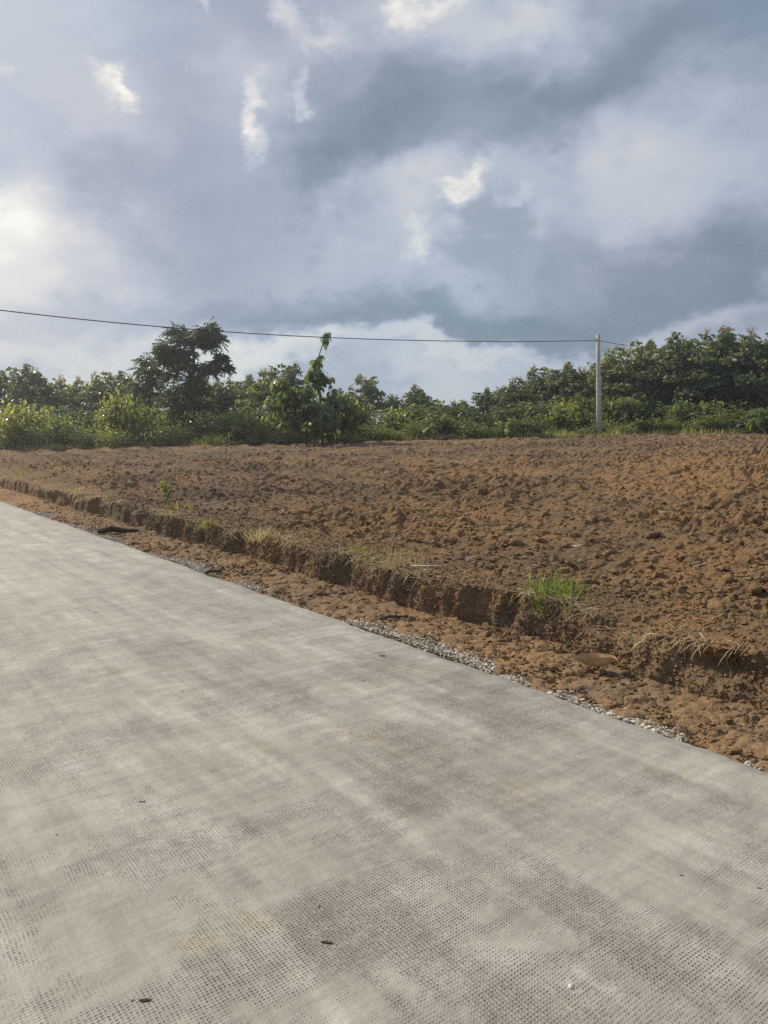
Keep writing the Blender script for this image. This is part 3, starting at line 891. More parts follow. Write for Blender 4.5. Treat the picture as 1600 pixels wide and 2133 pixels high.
def sapling(base_px, Y, stem_px, nodes, label, seed, scale=1.0, group=None, spread=.45, branches=3):
    """stem_px: pixels up the stem; nodes: (fraction, leaves, size)"""
    rng = random.Random(seed)
    p = at(base_px, 900, Y); org = Vector((p.x, p.y, gz(p.x, p.y)))
    st = [Vector((0, 0, -.1))] + [at(a, b, Y) - org for a, b in stem_px]
    r = empty('teak_sapling', org); tag(r, label, 'tree', group)
    mb = MB(); mb.tube([tuple(q) for q in st], np.linspace(.06, .012, len(st)), 7)
    obj('stem', mb.mesh('sapling_stem', M['bark'], True), r)
    L = [0]
    for a, b in zip(st, st[1:]): L.append(L[-1] + (b - a).length)
    def pos(f):
        d = f * L[-1]
        for i in range(len(st) - 1):
            if d <= L[i + 1]: return st[i].lerp(st[i + 1], (d - L[i]) / max(1e-6, L[i + 1] - L[i]))
        return st[-1]
    def whorl(c, n, k):
        a0 = rng.random() * 6.28
        for i in range(n):
            a = a0 + i * 2 * math.pi / n + rng.uniform(-.5, .5)
            P = c + Vector((math.cos(a), math.sin(a), 0)) * rng.uniform(.05, .14) + Vector((0, 0, rng.uniform(-.12, .12)))
            place_leaf(r, P, a, rng.uniform(.05, 1.25), rng.uniform(-.7, .7), k * scale * rng.uniform(.7, 1.2), rng.randrange(3))
    nrg = np.random.default_rng(seed); fill = MB()
    for f, n, k in nodes:
        whorl(pos(f), n, k * .85)
        if f < .62: teak_crown(fill, np.array(pos(f)), (.3, .3, .28), 14, nrg, (.22, .38), .9)
    for i in range(branches):
        f = rng.uniform(.25, .92); a = i * 2.4 + rng.uniform(-.4, .4); ln = spread * (1.05 - f) * rng.uniform(.6, 1.1) + .15
        b0 = pos(f); b1 = b0 + Vector((math.cos(a) * ln, math.sin(a) * ln, ln * rng.uniform(.3, .8)))
        mb = MB(); mb.tube([tuple(b0), tuple(b0.lerp(b1, .5) - Vector((0, 0, .06))), tuple(b1)], [.016, .011, .006], 5)
        obj('branch', mb.mesh('sapling_branch', M['bark'], True), r)
        whorl(b1, rng.choice((4, 5)), .75); whorl(b0.lerp(b1, .55), 3, .75)
        teak_crown(fill, np.array(b1), (.34, .34, .36), 22, nrg, (.24, .40), .9)
        teak_crown(fill, np.array(b0.lerp(b1, .5)), (.3, .3, .3), 12, nrg, (.24, .40), .9)
    obj('foliage', fill.mesh('sapling_foliage', M['teak_young'], True), r)['kind'] = 'stuff'
    return r
sapling(672, 37, [(671, 880), (668, 830), (660, 790), (659, 760), (668, 730), (678, 700), (681, 694)],
        [(.45, 4, .9), (.53, 4, .9), (.60, 3, .85), (.65, 5, .9), (.69, 5, .9), (.72, 5, .9), (.745, 5, .85), (.765, 5, .85), (.785, 4, .75), (.955, 4, .75), (.968, 4, .75), (.98, 5, .7), (1.0, 4, .6)],
        'tall slender teak sapling with big drooping leaves, tip crossing the wire', 3)
sapling(690, 36.6, [(690, 885), (692, 850), (693, 825), (692, 808)], [(.45, 4, .9), (.6, 5, .95), (.72, 4, .95), (.84, 5, .9), (.95, 5, .8), (1, 4, .7)],
        'teak sapling with stacked dark leaves close against the tall slender one', 4)
for (bx, Y, top, lab, sd_) in [
    (596, 36.5, 782, 'broad young teak left of the slender sapling, green round top', 11), (638, 36, 792, 'young teak between the slender sapling and the broad one', 12),
    (655, 35.6, 826, 'low dark young teak in front of the sapling stems', 13), (722, 37, 822, 'dark young teak right of the slender sapling', 14)]:
    n_ = 7
    sapling(bx, Y, [(bx, 890), (bx + 2, (890 + top) / 2), (bx, top + 6)], [(.35 + .65 * i / n_, 4, 1.0 - .3 * (i / n_) ** 3) for i in range(n_ + 1)], lab, sd_, .85, 'young teaks round the slender sapling', 1.25, 13)

# ---------------------------------------------------------------- shrubs along the far edge of the field
SHR = []
for i, (h, w, st, lv, L, mat) in enumerate([
        (1.9, 2.0, 8, 1400, (.13, .24), 'shrub'), (1.6, 1.9, 9, 1500, (.10, .19), 'shrub'), (2.3, 1.8, 7, 1100, (.18, .34), 'shrub'),
        (2.2, 1.9, 7, 1000, (.18, .34), 'shrub_yellow'), (1.5, 1.7, 12, 1900, (.07, .13), 'shrub')]):
    wd, cr = make_shrub(700 + i, h, w, st, lv, L, i in (2, 3))
    SHR.append((h, w, wd.mesh('shrub_stems', M['twig']), cr.mesh('shrub_foliage', M[mat])))
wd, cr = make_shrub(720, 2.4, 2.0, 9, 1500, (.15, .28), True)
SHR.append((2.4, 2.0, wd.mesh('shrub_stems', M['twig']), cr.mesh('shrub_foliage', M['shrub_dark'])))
def shrub(px, top, Y, wpx, var, label, group='shrubs along the far field edge'):
    p = at(px, 900, Y); z0 = gz(p.x, p.y) - .03
    h, w, wd, cr = SHR[var]
    k = (at(px, top, Y).z - z0) / h; kx = (wpx / F_PX * Y) / w
    return place('shrub', wd, cr, None, (p.x, p.y, z0), (px * 2.3) % 6.28, (kx, kx, k), label, 'shrub', group, None, 'foliage', 'stems')
FRONT = [
    (-45, 850, 41, 90, 0, 'shrub cut off by the left picture edge at the field margin'),
    (10, 868, 40, 70, 3, 'yellowish shrub at the left picture edge'),
    (45, 826, 42, 90, 3, 'tallest yellow-green shrub near the left edge, pointed top'),
    (85, 868, 40, 80, 1, 'rounded shrub right of the tall yellow-green one at far left'),
    (140, 846, 41, 90, 0, 'wide green shrub third of the way to the feathery tree'),
    (185, 880, 40, 80, 4, 'low fine-leaved shrub left of the yellow-topped shrub'),
    (212, 838, 43, 60, 3, 'slim shrub with pale dry-yellow top leaves'),
    (268, 816, 42, 84, 3, 'tall shrub with bright yellow crown left of the feathery tree'),
    (245, 872, 40, 80, 1, 'shrub at the foot of the bright yellow-crowned one'),
    (310, 850, 42, 80, 0, 'shrub just left of the feathery tree trunk'),
    (345, 866, 40, 90, 1, 'glossy shrub in front of the feathery tree, left of its trunk'),
    (385, 880, 41, 70, 4, 'low shrub touching the left of the feathery tree trunk'),
    (440, 846, 42, 90, 0, 'shrub right of the feathery tree trunk, dull green'),
    (450, 893, 39.5, 70, 4, 'low pale shrub by the grass right of the feathery tree'),
    (500, 850, 41, 70, 2, 'big-leaved shrub with hanging pale leaves left of the young teaks'),
    (540, 872, 40, 70, 1, 'shrub left of the young teak clump at the margin'),
    (565, 846, 41, 70, 3, 'yellow-green shrub leaning on the young teak clump'),
    (590, 895, 39, 70, 4, 'low shrub in front of the young teak clump, left side'),
    (630, 890, 39, 60, 1, 'dark low shrub under the young teak clump'),
    (725, 868, 40, 70, 0, 'shrub right of the young teak clump at its foot'),
    (745, 840, 43, 66, 3, 'yellow-green shrub in front of the upright lone teak'),
    (775, 882, 40, 90, 1, 'shrub hiding the lower edge of the pale shed roof'),
    (820, 878, 40, 80, 0, 'wide shrub right of the pale shed roof'),
    (838, 852, 44, 80, 2, 'taller shrub behind the one right of the shed roof'),
    (868, 876, 40, 70, 4, 'fine-leaved shrub below the flowering round teak'),
    (905, 864, 41, 70, 2, 'shrub with pale upturned leaves near the sky gap'),
    (940, 866, 41, 80, 0, 'shrub below the sky gap'),
    (985, 878, 40, 80, 1, 'shrub below the left end of the right grove'),
    (1030, 872, 41, 76, 0, 'second shrub from the sky gap under the right grove'),
    (1075, 864, 40.5, 64, 2, 'light green big-leaved shrub midway between sky gap and pole'),
    (1122, 852, 41.5, 70, 0, 'upright olive shrub two shrubs left of the pole'),
    (1188, 842, 41, 74, 3, 'bright yellow-green shrub directly left of the pole'),
    (1160, 888, 40, 60, 4, 'low shrub between the olive and bright shrubs left of the pole'),
    (1225, 878, 42, 60, 1, 'shrub right behind the pole base'),
    (1270, 866, 42, 76, 0, 'shrub directly right of the pole'),
    (1300, 888, 40, 66, 1, 'low glossy shrub right of the pole by the thin stake'),
    (1352, 862, 41, 84, 2, 'wide shrub right of the umbrella-shaped young tree'),
    (1395, 880, 40.5, 60, 4, 'dark fine-leaved shrub beside the shadowed gap'),
    (1432, 836, 42, 90, 2, 'tall big-leaved shrub under the right grove with pale shoots'),
    (1500, 848, 40, 100, 1, 'rounded fine-leaved shrub second from the right edge'),
    (1462, 872, 40, 70, 0, 'low shrub left of the rounded shrub near the right edge'),
    (1600, 838, 38, 90, 2, 'big-leaved shrub cut off by the right picture edge'),
    (1680, 850, 39, 100, 0, 'shrub beyond the right picture edge'),
]
for (px, top, Y, wpx, var, lab) in FRONT:
    shrub(px, top + (px * 13 % 31) - (24 if var in (2, 3) else 14), Y, wpx * .92, var, lab)
# dim understorey behind them
rb = random.Random(8)
ORD = 'first second third fourth fifth sixth seventh eighth ninth tenth eleventh twelfth thirteenth fourteenth fifteenth sixteenth seventeenth eighteenth nineteenth twentieth'.split()
ORD += ['twenty-' + q_ for q_ in ORD[:9]]
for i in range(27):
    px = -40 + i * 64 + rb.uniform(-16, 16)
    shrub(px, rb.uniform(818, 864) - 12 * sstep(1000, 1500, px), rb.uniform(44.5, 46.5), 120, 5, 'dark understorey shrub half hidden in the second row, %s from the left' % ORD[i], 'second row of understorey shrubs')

# umbrella-shaped young tree right of the pole
def umbrella_tree():
    rng = np.random.default_rng(77)
    Y = 40.3; p = at(1302, 900, Y); org = np.array([p.x, p.y, gz(p.x, p.y)])
    wood = MB(); cr = MB()
    ht = at(1302, 848, Y).z - org[2]
    wood.tube([[0, 0, -.1], [.01, 0, ht * .5], [0, 0, ht]], [.035, .028, .02], 6)
    for a in range(9):
        th = a * .7; e = np.array([math.cos(th) * .5, math.sin(th) * .5, ht + .12 + .12 * rng.random()])
        wood.tube([[0, 0, ht - .2], e], [.014, .006], 4)
        teak_crown(cr, e, (.32, .32, .22), 26, rng, (.20, .32), .7)
    teak_crown(cr, [0, 0, ht + .35], (.35, .35, .25), 40, rng, (.2, .3), .6)
    place('young_tree', wood.mesh('young_trunk', M['bark']), cr.mesh('young_crown', M['teak_young'], True), None, tuple(org), 0, 1, 'umbrella-shaped young tree on a thin bare stem right of the pole', 'tree', None)
umbrella_tree()

# low plants with a few very big leaves, separate leaf by leaf
def leafy_plant(px, py, Y, n, k, label, seed, mat=None):
    rng = random.Random(seed)
    p = at(px, 900, Y); org = Vector((p.x, p.y, gz(p.x, p.y)))
    h = max(.3, at(px, py, Y).z - org.z)
    r = empty('broad_leaved_plant', org); tag(r, label, 'plant', 'broad-leaved plants at the field edge')
    mb = MB(); mb.tube([(0, 0, -.05), (.02, 0, h * .5), (0, .02, h)], [.025, .02, .01], 6)
    obj('stem', mb.mesh('plant_stem', M['bark'], True), r)
    for i in range(n):
        a = i * 2.4 + rng.uniform(-.3, .3); f = .45 + .55 * i / max(1, n - 1)
        place_leaf(r, Vector((math.cos(a) * .05, math.sin(a) * .05, h * f)), a, rng.uniform(-.5, .75), rng.uniform(-.4, .4), k * rng.uniform(.8, 1.15), rng.randrange(3))
leafy_plant(684, 884, 38.5, 9, 1.0, 'broad-leaved plant with one bright yellow leaf below the slender sapling', 21)
leafy_plant(488, 868, 39.5, 12, .9, 'broad-leaved plant with hanging silvery leaves left of the young teaks', 22)
leafy_plant(893, 888, 39.2, 9, 1.0, 'broad-leaved plant with long pale leaf near the sky gap', 23)
leafy_plant(1065, 872, 39.3, 13, .9, 'broad-leaved plant with pale hanging leaves midway to the pole', 24)
leafy_plant(1490, 832, 41, 10, .95, 'tall broad-leaved shoot standing above the shrubs near the right edge', 25)
leafy_plant(1575, 850, 37.5, 14, 1.1, 'broad-leaved plant at the right picture edge', 26)
leafy_plant(1410, 828, 42, 10, .9, 'pale broad-leaved shoot against the dark of the right grove', 27)

# grass along the margin
def blades(mb, P, H, wd, rng, lean=.5, tint=None):
    m = len(P)
    a = rng.random(m) * 6.283
    D = np.stack([np.cos(a) * lean * rng.random(m), np.sin(a) * lean * rng.random(m), np.ones(m)], 1)
    N = np.stack([np.cos(a), np.sin(a), np.zeros(m)], 1) + .01
    add_leaves(mb, P, D, N, H, wd, rng.uniform(.1, .7, m), rng, True, .15, tint)
rng = np.random.default_rng(91)
def margin_y(x): return 39.2 + .5 * np.sin(x * .35) + .7 * pnoise(x / 2.3, x * 0, 201) - .35 * (x > 8)
mb = MB()
X = rng.uniform(-27, 27, 15000); dens = pnoise(X / 1.7, X * 0, 203)
k_ = rng.random(len(X)) < np.clip(.55 + .8 * dens, .06, 1)
X = X[k_]; Yv = margin_y(X) + np.abs(rng.normal(0, .8, len(X)))
P = np.stack([X, Yv, base_z(X, Yv) - .02], 1)
Hh = rng.uniform(.12, .42, len(X)) * (1 + .5 * pnoise(X / .8, Yv / .8, 205))
blades(mb, P, Hh, .022, rng, .7, np.stack([np.clip(rng.normal(.5, .25, len(X)), 0, 1), rng.random(len(X)), rng.random(len(X))], 1))
tag(obj('margin_grass', mb.mesh('margin_grass', M['grass'])), 'green and yellowing grass along the far margin of the ploughed field', 'grass', kind='stuff')

# heaps of cleared brush on the margin
def brush_pile(px, Y, wpx, hgt, label, seed):
    rng = np.random.default_rng(seed)
    p = at(px, 900, Y); org = (p.x, p.y, gz(p.x, p.y)); w = wpx / F_PX * Y
    r = empty('brush_pile', org); tag(r, label, 'brush pile', 'heaps of cleared brush on the field margin')
    st = MB(); dr = MB()
    for i in range(60):
        x = rng.normal(0, w * .24); z = hgt * math.exp(-(x / (w * .4)) ** 2) * rng.random()
        a = rng.normal(0, .5); l = rng.uniform(.3, .9); y = rng.normal(0, .25)
        d = np.array([math.cos(a) * l, rng.normal(0, .3) * l, math.sin(a) * l * .35])
        c = np.array([x, y, z])
        st.tube([c - d / 2, c + rng.normal(0, .04, 3), c + d / 2], [.012, .01, .004], 4)
    obj('sticks', st.mesh('pile_sticks', M['twig']), r)['kind'] = 'stuff'
    m = 500
    x = rng.normal(0, w * .26, m); z = hgt * np.exp(-(x / (w * .42)) ** 2) * rng.random(m) ** .6
    D = rng.normal(size=(m, 3)) * np.array([1, 1, .35])
    add_leaves(dr, np.stack([x, rng.normal(0, .25, m), z], 1), D, np.array([0, 0, 1.]) + rng.normal(size=(m, 3)) * .4, rng.uniform(.15, .4, m), .03, .5, rng, False)
    obj('dry_grass', dr.mesh('pile_grass', M['straw_dark']), r)['kind'] = 'stuff'
M['straw_dark'] = leaf_material('dull_straw', (.05, .045, .03), (.10, .085, .05), (.20, .17, .10), .15, .8)
brush_pile(525, 38.2, 170, .28, 'long low heap of dry brush left of the slender sapling', 1)
brush_pile(735, 38.3, 120, .30, 'heap of brush right below the slender sapling', 2)
brush_pile(925, 38.6, 110, .26, 'heap of brush below the sky gap', 3)
brush_pile(1120, 38.8, 90, .30, 'heap of brush left of the pole', 4)
brush_pile(120, 38.2, 150, .25, 'heap of branches at the far left margin', 5)

# ---------------------------------------------------------------- pole and wires
PY = 40.0
pb = at(1248, 912, PY); pz = gz(pb.x, pb.y); ptop = at(1247, 697, PY)
pole = empty('utility_pole', (pb.x, pb.y, pz)); tag(pole, 'pale grey concrete utility pole at the far edge of the ploughed field', 'pole')
hp = ptop.z - pz
mb = MB(); lean = ptop.x - pb.x - .03
mb.tube([(0, 0, -.3), (lean * .33, 0, hp * .33), (lean * .66, 0, hp * .66), (lean, 0, hp)], [.135, .126, .112, .098], 20)
obj('shaft', mb.mesh('pole_shaft', M['pole'], True), pole)
wz = at(1246, 709.5, PY).z - pz
mb = MB()
aa = np.linspace(0, 2 * np.pi, 25)
mb.tube([(lean + .104 * math.cos(a), .104 * math.sin(a), wz) for a in aa], .014, 6, False)
mb.box((lean - .13, 0, wz), (.06, .05, .05))
obj('clamp', mb.mesh('pole_clamp', M['metal']), pole)
mb = MB(); mb.tube([(lean - .14, 0, wz + .02), (lean - .14, 0, wz + .10), (lean - .14, 0, wz + .11), (lean - .14, 0, wz + .16)], [.012, .012, .03, .022], 8)
obj('insulator', mb.mesh('pole_insulator', M['pole']), pole)
def wire(pts, label, rad=.016):
    # smooth curve through the points
    P = np.array([tuple(q) for q in pts]); tt = np.linspace(0, 1, len(P)); u_ = np.linspace(0, 1, 60)
    C = np.stack([np.polyval(np.polyfit(tt, P[:, i], 2), u_) for i in range(3)], 1)
    C += np.outer(1 - u_, P[0] - C[0]) + np.outer(u_, P[-1] - C[-1])
    org = C[0].copy(); mb = MB(); mb.tube(C - org, rad, 6)
    tag(obj('overhead_wire', mb.mesh('overhead_wire', M['rubber'], True), None, tuple(org)), label, 'wire', 'overhead wires')
pa = Vector((pb.x + lean - .15, pb.y, pz + wz))
pp = [pa]
for (px, py, Y) in [(1000, 716, 36.9), (700, 707, 33.1), (350, 679, 28.7), (0, 640, 24.3)]:
    pp.append(at(px, py, Y))
# carry the same curve on past the picture to the next span
d_ = pp[-1] - pp[-2]
pp.append(pp[-1] + d_ * 1.0 + Vector((0, 0, .12)))
wire(pp, 'long dark overhead wire sagging from the pole to the left picture edge', .017)
wire([Vector((pb.x + lean + .10, pb.y, pz + wz)), at(1290, 717, 42.5), at(1335, 723, 45.2), at(1400, 730, 49)], 'short overhead wire running from the pole into the right grove', .014)

# ---------------------------------------------------------------- small shed behind the shrubs: only its pale roof shows
def shed():
    Y = 45.0; p = at(788, 880, Y); z0 = gz(p.x, p.y)
    r = empty('shed', (p.x, p.y, z0), (0, 0, .12)); tag(r, 'low shed with a pale zinc roof showing above the shrubs', 'shed')
    top = at(788, 864, Y).z - z0
    w, dp = 2.6, 1.8
    for sx in (-1, 1):
        for sy in (-1, 1):
            mb = MB(); mb.box((sx * (w / 2 - .15), sy * (dp / 2 - .15), (top - .2) / 2), (.09, .09, top - .2)); obj('post', mb.mesh('shed_post', M['wood_dark']), r)
    n_ = 40
    x_ = np.linspace(-w / 2, w / 2, n_)
    for sy in (-1, 1):
        V_ = []
        for yy, zz in ((0, top), (sy * (dp / 2 + .15), top - .42)):
            V_ += [[q, yy, zz + .018 * math.sin(q * 42)] for q in x_]
        mb = MB(); mb.addv(V_, [grid_faces(2, n_)]); mb.addv(np.array(V_) - [0, 0, .004], [grid_faces(2, n_)])
        obj('roof_sheet', mb.mesh('shed_roof_sheet', M['zinc'], True), r)
    mb = MB(); mb.tube([(-w / 2, 0, top + .02), (w / 2, 0, top + .02)], .05, 8); obj('ridge_cap', mb.mesh('shed_ridge', M['zinc'], True), r)
    mb = MB(); mb.box((0, dp / 2 - .15, (top - .5) / 2), (w - .4, .03, top - .5)); obj('back_wall', mb.mesh('shed_wall', M['wood_dark']), r)
shed()

# ---------------------------------------------------------------- loose soil clods
def ico(sub):
    import bmesh
    bm = bmesh.new(); bmesh.ops.create_icosphere(bm, subdivisions=sub, radius=1)
    V = np.array([v_.co[:] for v_ in bm.verts]); F_ = np.array([[v_.index for v_ in f.verts] for f in bm.faces]); bm.free()
    return V, F_
ICO = {1: ico(1), 2: ico(2)}
def scatter(mb, P, size, rng, sub, squash=(.55, .9), rough=.28, sink=.25, tint=None):
    V0, F0 = ICO[sub]; m = len(P); k = len(V0)
    A = rng.normal(size=(m, 4)); A /= np.linalg.norm(A, axis=1)[:, None]
    w_, x_, y_, z_ = A.T
    Rm = np.stack([np.stack([1 - 2 * (y_ * y_ + z_ * z_), 2 * (x_ * y_ - w_ * z_), 2 * (x_ * z_ + w_ * y_)], -1),
                   np.stack([2 * (x_ * y_ + w_ * z_), 1 - 2 * (x_ * x_ + z_ * z_), 2 * (y_ * z_ - w_ * x_)], -1),
                   np.stack([2 * (x_ * z_ - w_ * y_), 2 * (y_ * z_ + w_ * x_), 1 - 2 * (x_ * x_ + y_ * y_)], -1)], -2)
    rr = 1 + rough * rng.normal(size=(m, k))
    Vv = V0[None] * np.clip(rr, .45, 1.6)[..., None] * rng.uniform(.65, 1.25, (m, 1, 3))
    Vv = np.einsum('mij,mkj->mki', Rm, Vv) * np.asarray(size)[:, None, None]
    Vv[..., 2] *= rng.uniform(squash[0], squash[1], (m, 1))
    Vv = Vv + P[:, None] + np.array([0, 0, 1.]) * (np.asarray(size) * (.5 - sink))[:, None, None]
    off = (np.arange(m) * k)[:, None, None]
    if tint is None: tint = rng.random((m, 3))
    mb.addv(Vv.reshape(-1, 3), [(F0[None] + off).reshape(-1, 3)], np.repeat(tint, k, axis=0))
rng = np.random.default_rng(17)
def field_points(m, near_pow=1.0, dmin=5.0, dmax=36.0):
    d = dmin * (dmax / dmin) ** (rng.random(m) ** near_pow)
    a = rng.uniform(-.62, .66, m)
    x = d * np.sin(a); y = d * np.cos(a)
    s_, n_ = to_sn(x, y)
    ok = (n_ > 4.75) & (y < 38.5)
    x, y = x[ok], y[ok]
    dn = fbm(x / 1.6, y / 1.6, 3, 301)
    ok = rng.random(len(x)) < np.clip(.55 + 1.1 * dn, .05, 1)
    return x[ok], y[ok]
mb = MB()
x, y = field_points(2600, 1.3)
scatter(mb, np.stack([x, y, field_z(x, y)], 1), np.clip(rng.lognormal(-3.3, .42, len(x)), .022, .11), rng, 2, rough=.20, sink=.6)
tag(obj('soil_lumps', mb.mesh('soil_lumps', M['clod'], True)), 'fist-sized lumps of turned soil across the ploughed field', 'soil', kind='stuff')
mb = MB()
x, y = field_points(34000, 1.25)
scatter(mb, np.stack([x, y, field_z(x, y)], 1), np.clip(rng.lognormal(-4.0, .45, len(x)), .010, .05), rng, 1)
tag(obj('soil_clods', mb.mesh('soil_clods', M['clod'])), 'loose brown clods lying all over the ploughed field', 'soil', kind='stuff')

# crumbs along the shoulder and down the bank
shoulder_h = lambda s_, n_: np.interp(n_, [EDGE, 4.2], [-.03, .02])
mb = MB()
m = 12000
s_ = 1.2 + 16 * rng.random(m) ** 1.6; n_ = EDGE + .03 + (4.30 - EDGE) * rng.random(m) ** .8
x, y = to_xy(s_, n_)
scatter(mb, np.stack([x, y, shoulder_h(s_, n_)], 1), np.clip(rng.lognormal(-4.6, .45, m), .005, .035), rng, 1, sink=.15)
tag(obj('shoulder_crumbs', mb.mesh('shoulder_crumbs', M['clod'])), 'fine soil crumbs on the dirt shoulder beside the road', 'soil', kind='stuff')

mb = MB()
def crumbs_on(SSq, NNq, ZZq, m, smax, lo=-4.75):
    ii = np.searchsorted(S, 1.0 + (smax - 1.0) * rng.random(m) ** 1.5); jj = rng.integers(0, SSq.shape[1], m)
    ii = np.clip(ii, 0, ns - 1)
    x_, y_ = to_xy(SSq[ii, jj], NNq[ii, jj])
    P_ = np.stack([x_, y_, ZZq[ii, jj]], 1) + rng.normal(0, .004, (m, 3))
    scatter(mb, P_, np.clip(rng.lognormal(lo, .42, m), .004, .03), rng, 1, sink=.55)
crumbs_on(SSb, NNb, ZZb, 9000, 12)
crumbs_on(SS3, NN3, Z3, 9000, 14, -4.5)
tag(obj('bank_crumbs', mb.mesh('bank_crumbs', M['clod'])), 'gritty soil crumbs clinging to the cut bank and its lip', 'soil', kind='stuff')

# pale crushed stone spilled along the slab edge
mb = MB()
m = 26000
s_ = 1.4 + 15 * rng.random(m) ** 1.6
heap = np.clip(.30 + 1.2 * pnoise(s_ / 1.3, s_ * 0, 311) + .5 * pnoise(s_ / .3, s_ * 0, 312) + 1.0 * np.exp(-((s_ - 3.7) / .6) ** 2), 0, 1.3)
k_ = rng.random(m) < heap
s_ = s_[k_]; hp_ = heap[k_]
n_ = EDGE + .012 + np.abs(rng.normal(0, .03 + .085 * hp_))
x, y = to_xy(s_, n_)
sz = np.clip(rng.lognormal(-5.05, .42, len(s_)), .004, .015)
scatter(mb, np.stack([x, y, shoulder_h(s_, n_) + .03 * rng.random(len(s_)) * hp_ * np.exp(-((n_ - EDGE) / .14) ** 2)], 1), sz, rng, 1, (.45, .9), .38, .3)
tag(obj('gravel', mb.mesh('gravel', M['gravel'])), 'pale crushed stone spilled along the road edge', 'gravel', kind='stuff')

# ---------------------------------------------------------------- straw and stubble
def bank_top_point(s_):
    n_ = np.interp(s_, S, nt) + .03
    return n_, np.interp(s_, S, ztop)
mb = MB()
m = 13000
s_ = 1.4 + 22 * rng.random(m) ** 1.4
n0, z0 = bank_top_point(s_)
cl = pnoise(s_ / .8, s_ * 0, 321) + .5 * pnoise(s_ / .23, s_ * 0, 322)
k_ = rng.random(m) < np.clip(.25 + 1.3 * cl, .0, 1)
s_, n0, z0 = s_[k_], n0[k_], z0[k_]; m = len(s_)
n_ = n0 + np.abs(rng.normal(0, .16, m)) - .05
x, y = to_xy(s_, n_)
zz = np.maximum(z0, field_z(x, y) * 0 + z0) + .005 + .02 * rng.random(m)
a = rng.random(m) * 6.283
hang = (rng.random(m) < .35) & (n_ - n0 < .08)
D = np.stack([np.cos(a), np.sin(a), rng.normal(0, .22, m)], 1)
D[hang] = np.stack([-RN[0] * .55 + rng.normal(0, .3, hang.sum()), -RN[1] * .55 + rng.normal(0, .3, hang.sum()), -np.abs(rng.normal(.6, .4, hang.sum()))], 1)
add_leaves(mb, np.stack([x, y, zz], 1), D, np.array([0, 0, 1.]) + rng.normal(size=(m, 3)) * .4, rng.uniform(.05, .17, m), rng.uniform(.003, .006, m), rng.uniform(-.1, .6, m), rng, True, .1,
           np.stack([np.clip(rng.normal(.4, .25, m), 0, 1), rng.random(m), rng.random(m)], 1))
x, y = field_points(5200, 1.4)
m = len(x); a = rng.random(m) * 6.283
D = np.stack([np.cos(a), np.sin(a), rng.normal(.05, .25, m)], 1)
add_leaves(mb, np.stack([x, y, field_z(x, y) + .012], 1), D, np.array([0, 0, 1.]) + rng.normal(size=(m, 3)) * .4, rng.uniform(.04, .16, m), rng.uniform(.003, .008, m), rng.uniform(-.1, .4, m), rng, True, .1,
           np.stack([np.clip(rng.normal(.35, .25, m), 0, 1), rng.random(m), rng.random(m)], 1))
tag(obj('straw_litter', mb.mesh('straw_litter', M['straw'])), 'dry straw scattered along the bank top and over the soil', 'straw', kind='stuff')

# single pale stalks one can pick out
def stalk(px, py, ln, ang, label, rad=.006, z=None, mat='pale_bit'):
    p = onplane(px, py, .35)
    for _ in range(4): p = onplane(px, py, float(field_z(np.array([p.x]), np.array([p.y]))[0]))
    mb = MB(); r_ = random.Random(int(px))
    d = Vector((math.cos(ang), math.sin(ang), 0)) * ln / 2
    mb.tube([tuple(-d), (r_.uniform(-.03, .03), r_.uniform(-.03, .03), .01), tuple(d * .5 + Vector((r_.uniform(-.02, .02), r_.uniform(-.02, .02), .012))), tuple(d + Vector((0, 0, r_.uniform(0, .05))))], [rad, rad * .95, rad * .8, rad * .4], 6)
    o = obj('dry_stalk', mb.mesh('dry_stalk', M[mat], True), None, (p.x, p.y, p.z + .008))
    return tag(o, label, 'stalk', 'pale dry stalks on the ploughed soil')
for (px, py, ln, ang, lab) in [
    (602, 1066, .45, -.5, 'pale bent stalk on dark soil left of the field centre'), (1390, 1069, .30, -.5, 'short pale stalk right of the field centre'),
    (1080, 1115, .40, .25, 'long pale stalk below the orange soil patch'), (1457, 1451 - 270, .28, .7, 'pale stalk lying right of the green tuft'),
    (1585, 1198, .30, -.3, 'white stalk by the right picture edge'), (1521, 1059, .18, 0, 'short thick white stalk toward the right edge'),
    (1083, 1080, .16, -.4, 'small white stalk above the long pale one'), (1203, 1140, .14, -.7, 'tiny white stalk in the middle right soil'),
    (1296, 1087, .12, -.6, 'small white fragment near the darker clods'), (1322, 972, .35, -.1, 'white fragment on the far soil below the pole'),
    (1032, 928, .5, .1, 'whitish fragment at the far margin left of the pole'), (895, 1182, .5, -.35, 'row of pale stalk along the bank lip'),
    (985, 1165, .24, .6, 'pale stalk left of the green tuft'), (445, 1050, .55, .2, 'thin stalk beside the small leafy weed'),
    (530, 1065, .5, .9, 'slanting stalk right of the weeds on the bank'), (780, 1068, .3, .2, 'pale stalk straight below the field centre')]:
    stalk(px, py, ln * .62, ang, lab)

